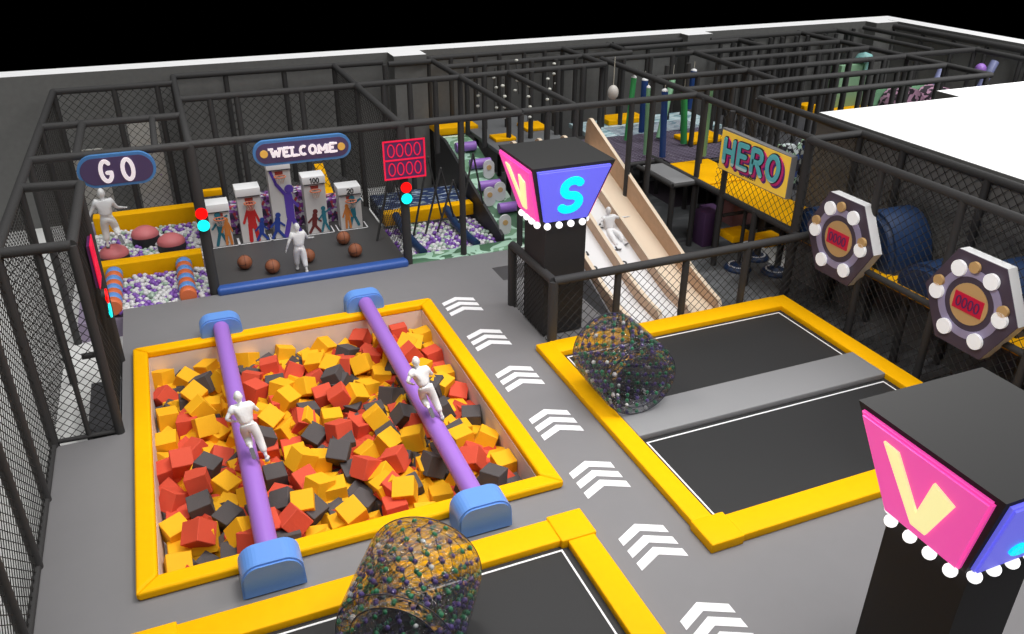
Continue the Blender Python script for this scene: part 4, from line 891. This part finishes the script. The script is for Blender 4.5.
# ------------------------------------------------------------------ far right furniture
t = thing('mint_cabinet', 'tall mint green padded cabinet with a teal dome lamp in the far right corner', 'padded cabinet', (29.0, 29.5, -.8))
MB().pad(28.0, 29.75, 29.2, 29.9, 1.0, 2.95).build('mint_panel', mat('mint panel', (.24, .42, .26), .5), t)
MB().lathe([(.42, 0), (.42, .08), (.3, .3), (0, .4)], (29.3, 29.3, 3.05), 20).build('dome', mat('pale teal', (.30, .62, .60), .4), t)
MB().tube((29.3, 29.1, 2.6), (29.3, 29.1, 3.05), .09, 10).build('neck', mat('pale teal', (.30, .62, .60), .4), t)
MB().pad(27.4, 29.8, 28.6, 29.2, .7, 1.1).build('yellow_foot', yellow, t)
MB().pad(26.0, 26.7, 28.9, 29.5, .9, 1.4).build('yellow_block', yellow, label='small yellow block left of the mint cabinet', cat='padded block')
for i, (x, y, z) in enumerate(((26.3, 24.0, 2.45), (28.0, 24.0, 2.35))):
    t = thing('net_tunnel', 'pink and dark netted half-round tunnel beyond the white roof, the %s one' % ['left', 'right'][i], 'net tunnel', (x, y, z), 'netted tunnels')
    pf = [(.75*math.cos(PI*k/12), .75*math.sin(PI*k/12)) for k in range(13)]
    MB().prism(pf, (x, y-.4, z), X, Z, (0, .8, 0)).build('tunnel_body', ramp_mat('pink dark lattice', [(0, (.03, .02, .03)), (.5, (.45, .25, .36))], kind='voronoi', scale=8), t)
    MB().prism([(a*1.1, b*1.1) for a, b in pf], (x-.2, y+.45, z), X, Z, (0, .12, 0)).build('back_arch', mint, t)
peri = mat('periwinkle vinyl', (.20, .22, .40), .45)
for i, (a, b) in enumerate((((30.3, 25.9, 3.3), (29.1, 25.2, 2.1)), ((31.5, 24.5, 3.7), (30.6, 24.3, 2.3)), ((32.0, 22.6, 3.5), (31.6, 22.6, 2.2)))):
    MB().tube(a, b, .17, 14).build('periwinkle_pole', peri, label='periwinkle blue leaning padded pole in the far right maze, the %s one' % ['leftmost', 'middle', 'rightmost'][i], cat='padded pole', group='periwinkle poles')
MB().ball((30.4, 24.2, 3.55), .22, 14).build('purple_ball', purple_v, label='shiny purple ball beside the middle periwinkle pole', cat='ball')
MB().pad(22.0, 24.0, 19.6, 21.6, 1.4, 2.3).build('mint_block', mat('mint panel', (.24, .42, .26), .5), label='mint green padded block beyond the HERO board near the white roof', cat='padded block')
chk = ramp_mat('black white speckle', [(0, (.02, .02, .03)), (.5, (.5, .55, .56)), (.75, (.03, .06, .2)), (.88, (.3, .45, .32))], kind='voronoi', scale=6)
for i, (x, y) in enumerate(((18.2, 20.6), (19.3, 20.8), (20.3, 20.6), (21.2, 21.3))):
    MB().pad(x-.42, x+.42, y-.1, y+.1, 1.2, 2.7, .03).build('speckled_panel', chk, label='black and white speckled panel behind the HERO board, ' + ['leftmost', 'second from the left', 'second from the right', 'rightmost'][i] + ' of the four', cat='panel', group='speckled panels behind HERO')
MB().box(17.6, 26.8, 19.2, 30.2, .9, 1.0).build('maze_deck', mat('dark maze deck', (.05, .05, .055), .9), label='dark raised deck below the far pipe maze', cat='deck')

# ------------------------------------------------------------------ mannequins
def skin(chains, sub=2):
    """chains of [(point, radius)...] grown into one surface each; returns evaluated vertex/face lists"""
    out = MB()
    for ch in chains:
        me = bpy.data.meshes.new('tmp'); vs = []; es = []; rs = []; ids = {}
        for path_ in ch:
            prev = None
            for p, r in path_:
                key = tuple(round(c, 4) for c in p)
                if key not in ids: ids[key] = len(vs); vs.append(p); rs.append(r)
                if prev is not None and prev != ids[key]: es.append((prev, ids[key]))
                prev = ids[key]
        me.from_pydata(vs, es, []); o = bpy.data.objects.new('tmp', me); C.objects.link(o)
        sk = o.modifiers.new('s', 'SKIN'); sk.use_smooth_shade = True
        for i, r in enumerate(rs):
            rr = r if isinstance(r, tuple) else (r, r); me.skin_vertices[0].data[i].radius = rr
        me.skin_vertices[0].data[0].use_root = True
        su = o.modifiers.new('u', 'SUBSURF'); su.levels = sub; su.render_levels = sub
        dg = bpy.context.evaluated_depsgraph_get(); ev = bpy.data.meshes.new_from_object(o.evaluated_get(dg))
        out.add([v.co.copy() for v in ev.vertices], [list(p.vertices) for p in ev.polygons], 0, True)
        bpy.data.objects.remove(o); bpy.data.meshes.remove(me); bpy.data.meshes.remove(ev)
    return out
def head_mb(c, fwd, up, s):
    mb = MB(); c = Vector(c); f = Vector(fwd).normalized(); r = f.cross(Vector(up)).normalized(); u = r.cross(f)
    t = MB().ball((0, 0, 0), 1, 28); vs = []
    for v in t.v:
        x, y, z = v
        k = 1 - .22*max(0, -z)**1.5; x2 = x*.76*k; y2 = y*.92*(1-.10*max(0, -z)); z2 = z*1.18
        if y > .5:
            y2 += .20*math.exp(-((x/.12)**2 + ((z+.08)/.16)**2))                     # nose
            y2 -= .10*(math.exp(-(((x-.3)/.14)**2 + ((z-.10)/.10)**2)) + math.exp(-(((x+.3)/.14)**2 + ((z-.10)/.10)**2)))  # eye hollows
            y2 += .05*math.exp(-((x/.25)**2 + ((z+.48)/.07)**2)) - .05*math.exp(-((x/.25)**2 + ((z+.40)/.03)**2)) # mouth
            y2 += .08*math.exp(-((x/.3)**2 + ((z+.85)/.15)**2))                     # chin
        vs.append(c + (r*x2 + f*y2 + u*z2)*s)
    mb.add(vs, t.f, 0, True)
    for sg in (-1, 1): mb.ball(c + (r*sg*.76 - u*.05)*s, .2*s, 8, (.5, 1, 1.2))
    return mb
def remesh(mb, name, m, parent, vox):
    o = mb.build(name, m, parent); md = o.modifiers.new('r', 'REMESH'); md.mode = 'VOXEL'; md.voxel_size = vox; md.use_smooth_shade = True
    dg = bpy.context.evaluated_depsgraph_get(); me = bpy.data.meshes.new_from_object(o.evaluated_get(dg)); o.modifiers.clear(); o.data = me
    for p in me.polygons: p.use_smooth = True
    me.materials.clear(); me.materials.append(m); return o
def mannequin(lab, J, base, s=1.0):
    scale_ = s
    """J: joints in world metres. shoulders/elbows/wrists, hips/knees/ankles, toes, pelvis, chest, neck, head"""
    J = {k: Vector(v) for k, v in J.items()}; t = thing('mannequin', lab, 'mannequin', base, 'white mannequins')
    pel, ch, nk, hd = J['pel'], J['ch'], J['nk'], J['hd']
    chains = []
    main = [[(pel, (.115, .095)), ((pel+ch)/2, (.10, .085)), (ch, (.125, .095)), (nk, .055), (nk*.55+hd*.45, .047)]]
    for s in 'LR':
        main.append([(ch, (.125, .095)), (J['sh'+s], .062), (J['el'+s], .040), (J['wr'+s], .026)])
        main.append([(pel, (.115, .095)), (J['hi'+s], .090), (J['kn'+s], .058), (J['an'+s], .036)])
    chains.append(main)
    hands = []
    for s in 'LR':
        w, e = J['wr'+s], J['el'+s]; d = (w-e).normalized(); a = d.orthogonal().normalized(); sd = J.get('hs'+s, Vector((0, 1, -.3)))
        side = (sd - d*sd.dot(d)).normalized(); nrm = d.cross(side)
        hands.append([[(w - d*.01, .024), (w + d*.035, (.022, .030)), (w + d*.07, (.018, .032))]])
        for k, (off, ln) in enumerate(((.026, .062), (.009, .072), (-.009, .066), (-.026, .050))):
            p0 = w + d*.062 + side*off; p1 = p0 + d*ln*.55 + nrm*.006; p2 = p1 + d*ln*.38 + nrm*.018
            hands.append([[(p0, .0105), (p1, .0095), (p2, .0075)]])
        p0 = w + d*.02 + side*.022; hands.append([[(p0, .012), (p0 + d*.028 + side*.024, .011), (p0 + d*.055 + side*.034, .008)]])
    body = skin(chains, 2)
    for h in hands: body.add(*[(lambda q: (q.v, q.f))(skin([h], 1))][0], 0, True)
    hm = head_mb(hd, J['fw'], J['up'], .108); body.add(hm.v, hm.f, 0, True)
    for s in 'LR':
        a, tt = J['an'+s], J['to'+s]; d = (tt-a).normalized()
        f_ = skin([[[(a - d*.025 + J['dn'+s]*.01, .040), (a*.5+tt*.5 + J['dn'+s]*.018, (.042, .034)), (tt + J['dn'+s]*.022, (.038, .024))]]], 2)
        body.add(f_.v, f_.f, 0, True)
    remesh(body, 'body', figure_m, t, .0095)
    sh = [[(pel + (ch-pel)*.05, (.172, .14)), ((pel+ch)/2, (.160, .13)), (ch, (.172, .125)), (ch*.35+nk*.65, (.09, .08))]]
    for s in 'LR': sh.append([(ch, (.172, .125)), (J['sh'+s], .092), (J['sh'+s]*.42+J['el'+s]*.58, .078)])
    q = skin([sh], 2); remesh(q, 'shirt', shirt_m, t, .012)
    tr = [[(pel + (ch-pel)*.12, (.130, .112)), (pel, (.130, .112))]]
    for s in 'LR': tr.append([(pel, (.130, .112)), (J['hi'+s], .122), (J['kn'+s], .092), (J['kn'+s]*.25+J['an'+s]*.75, .072)])
    q = skin([tr], 2); remesh(q, 'trousers', shirt_m, t, .012)
    for s in 'LR':
        a, tt = J['an'+s], J['to'+s]; d = (tt-a).normalized()
        q = skin([[[(a - d*.03 + J['dn'+s]*.02, .048), (a*.5+tt*.5 + J['dn'+s]*.028, (.050, .036)), (tt + d*.01 + J['dn'+s]*.03, (.044, .028))]]], 2); q.build('shoe', white_v, t)
        sl_ = MB(); c = (a+tt)/2 + J['dn'+s]*.062; side = d.cross(J['dn'+s]).normalized()
        sl_.prism(stadium(.25, .085, 6, .04), c, d, side, J['dn'+s]*.012).build('shoe_sole', mat('grey sole', (.16, .16, .18), .7), t)
    t.scale = (scale_,)*3
    return t
V = Vector
def pose(x, y, z, rot=0, lean=0, **kw):
    """default standing pose (1.5 m tall, facing +Y) with overrides, rotated about z and moved to x,y,z"""
    J = dict(pel=(0, 0, .80), ch=(0, .0, 1.08), nk=(0, 0, 1.25), hd=(0, .02, 1.385), fw=(0, 1, 0), up=(0, 0, 1),
             shL=(-.165, 0, 1.19), elL=(-.23, -.02, .96), wrL=(-.26, .06, .75), shR=(.165, 0, 1.19), elR=(.23, -.02, .96), wrR=(.26, .06, .75),
             hiL=(-.085, 0, .76), knL=(-.09, .02, .42), anL=(-.09, 0, .075), toL=(-.10, .14, .055), dnL=(0, 0, -1),
             hiR=(.085, 0, .76), knR=(.09, .02, .42), anR=(.09, 0, .075), toR=(.10, .14, .055), dnR=(0, 0, -1))
    J.update(kw); c, s = math.cos(rot), math.sin(rot); out = {}
    for k, v in J.items():
        if lean and k not in ('fw', 'up', 'dnL', 'dnR'): v = (v[0]-lean*v[2], v[1], v[2])
        p = V((v[0]*c - v[1]*s, v[0]*s + v[1]*c, v[2]))
        if k not in ('fw', 'up', 'dnL', 'dnR', 'hsL', 'hsR'): p += V((x, y, z))
        else: p = p.normalized()
        out[k] = p
    return out
# runner poses seen from behind
run = dict(pel=(0, 0, .80), ch=(0, .08, 1.07), nk=(0, .13, 1.23), hd=(0, .18, 1.36), shL=(-.17, .09, 1.17), shR=(.17, .12, 1.17),
           elL=(-.34, -.02, 1.02), wrL=(-.24, .12, .86), elR=(.27, .20, .95), wrR=(.22, .36, .92),
           hiL=(-.085, 0, .76), knL=(-.10, .12, .42), anL=(-.08, -.22, .33), toL=(-.08, -.28, .20), dnL=(0, -.85, .5),
           hiR=(.085, 0, .76), knR=(.12, -.06, .42), anR=(.14, -.24, .085), toR=(.16, -.11, .055), dnR=(0, -.1, -1))
mannequin('white mannequin running away along the left purple beam', pose(.43, 13.32, .52, 0, lean=.15, **run), (.45, 13.1, .55), .92)
mannequin('white mannequin running away along the right purple beam', pose(3.86, 13.36, .52, 0, lean=.22, **run), (3.87, 13.15, .55), .90)
mannequin('white mannequin striding on a pink-topped cushion under the GO sign', pose(-2.26, 25.45, .40, 0, elL=(-.30, -.02, .98), wrL=(-.42, -.08, .78), elR=(.27, .08, .98), wrR=(.40, .24, .90),
          knL=(-.10, .08, .42), anL=(-.12, .02, .075), toL=(-.13, .15, .06), knR=(.14, .10, .45), anR=(.20, -.16, .28), toR=(.24, -.22, .16), dnR=(.1, -.8, .5)), (-2.35, 25.38, .38), 1.2)
mannequin('white mannequin walking on the basketball court between the brown balls', pose(2.75, 22.5, .0, 0, elL=(-.29, -.06, .98), wrL=(-.36, .0, .76), elR=(.28, .12, .98), wrR=(.42, .30, .90),
          knL=(-.09, .10, .43), anL=(-.10, .16, .09), toL=(-.10, .28, .055), knR=(.10, -.02, .42), anR=(.12, -.12, .075), toR=(.14, .02, .055)), (2.83, 22.5, 0))
zs = sl(20.3)
mannequin('white mannequin sliding down a white slide lane with its arms out', pose(11.85, 20.5, zs-.55, PI, pel=(0, -.2, .68), ch=(0, -.32, .95), nk=(0, -.36, 1.12), hd=(0, -.36, 1.26), shL=(-.165, -.32, 1.07), shR=(.165, -.32, 1.07),
          elL=(-.36, -.25, 1.02), wrL=(-.50, -.10, 1.08), elR=(.34, -.25, .98), wrR=(.48, -.08, 1.0), hiL=(-.085, -.14, .66), hiR=(.085, -.14, .66), knL=(-.14, .20, .66), knR=(.12, .24, .60), anL=(-.16, .45, .46), anR=(.12, .56, .38),
          toL=(-.18, .54, .56), toR=(.12, .66, .47), dnL=(0, .6, -.7), dnR=(0, .6, -.7)), (11.78, 20.7, zs))
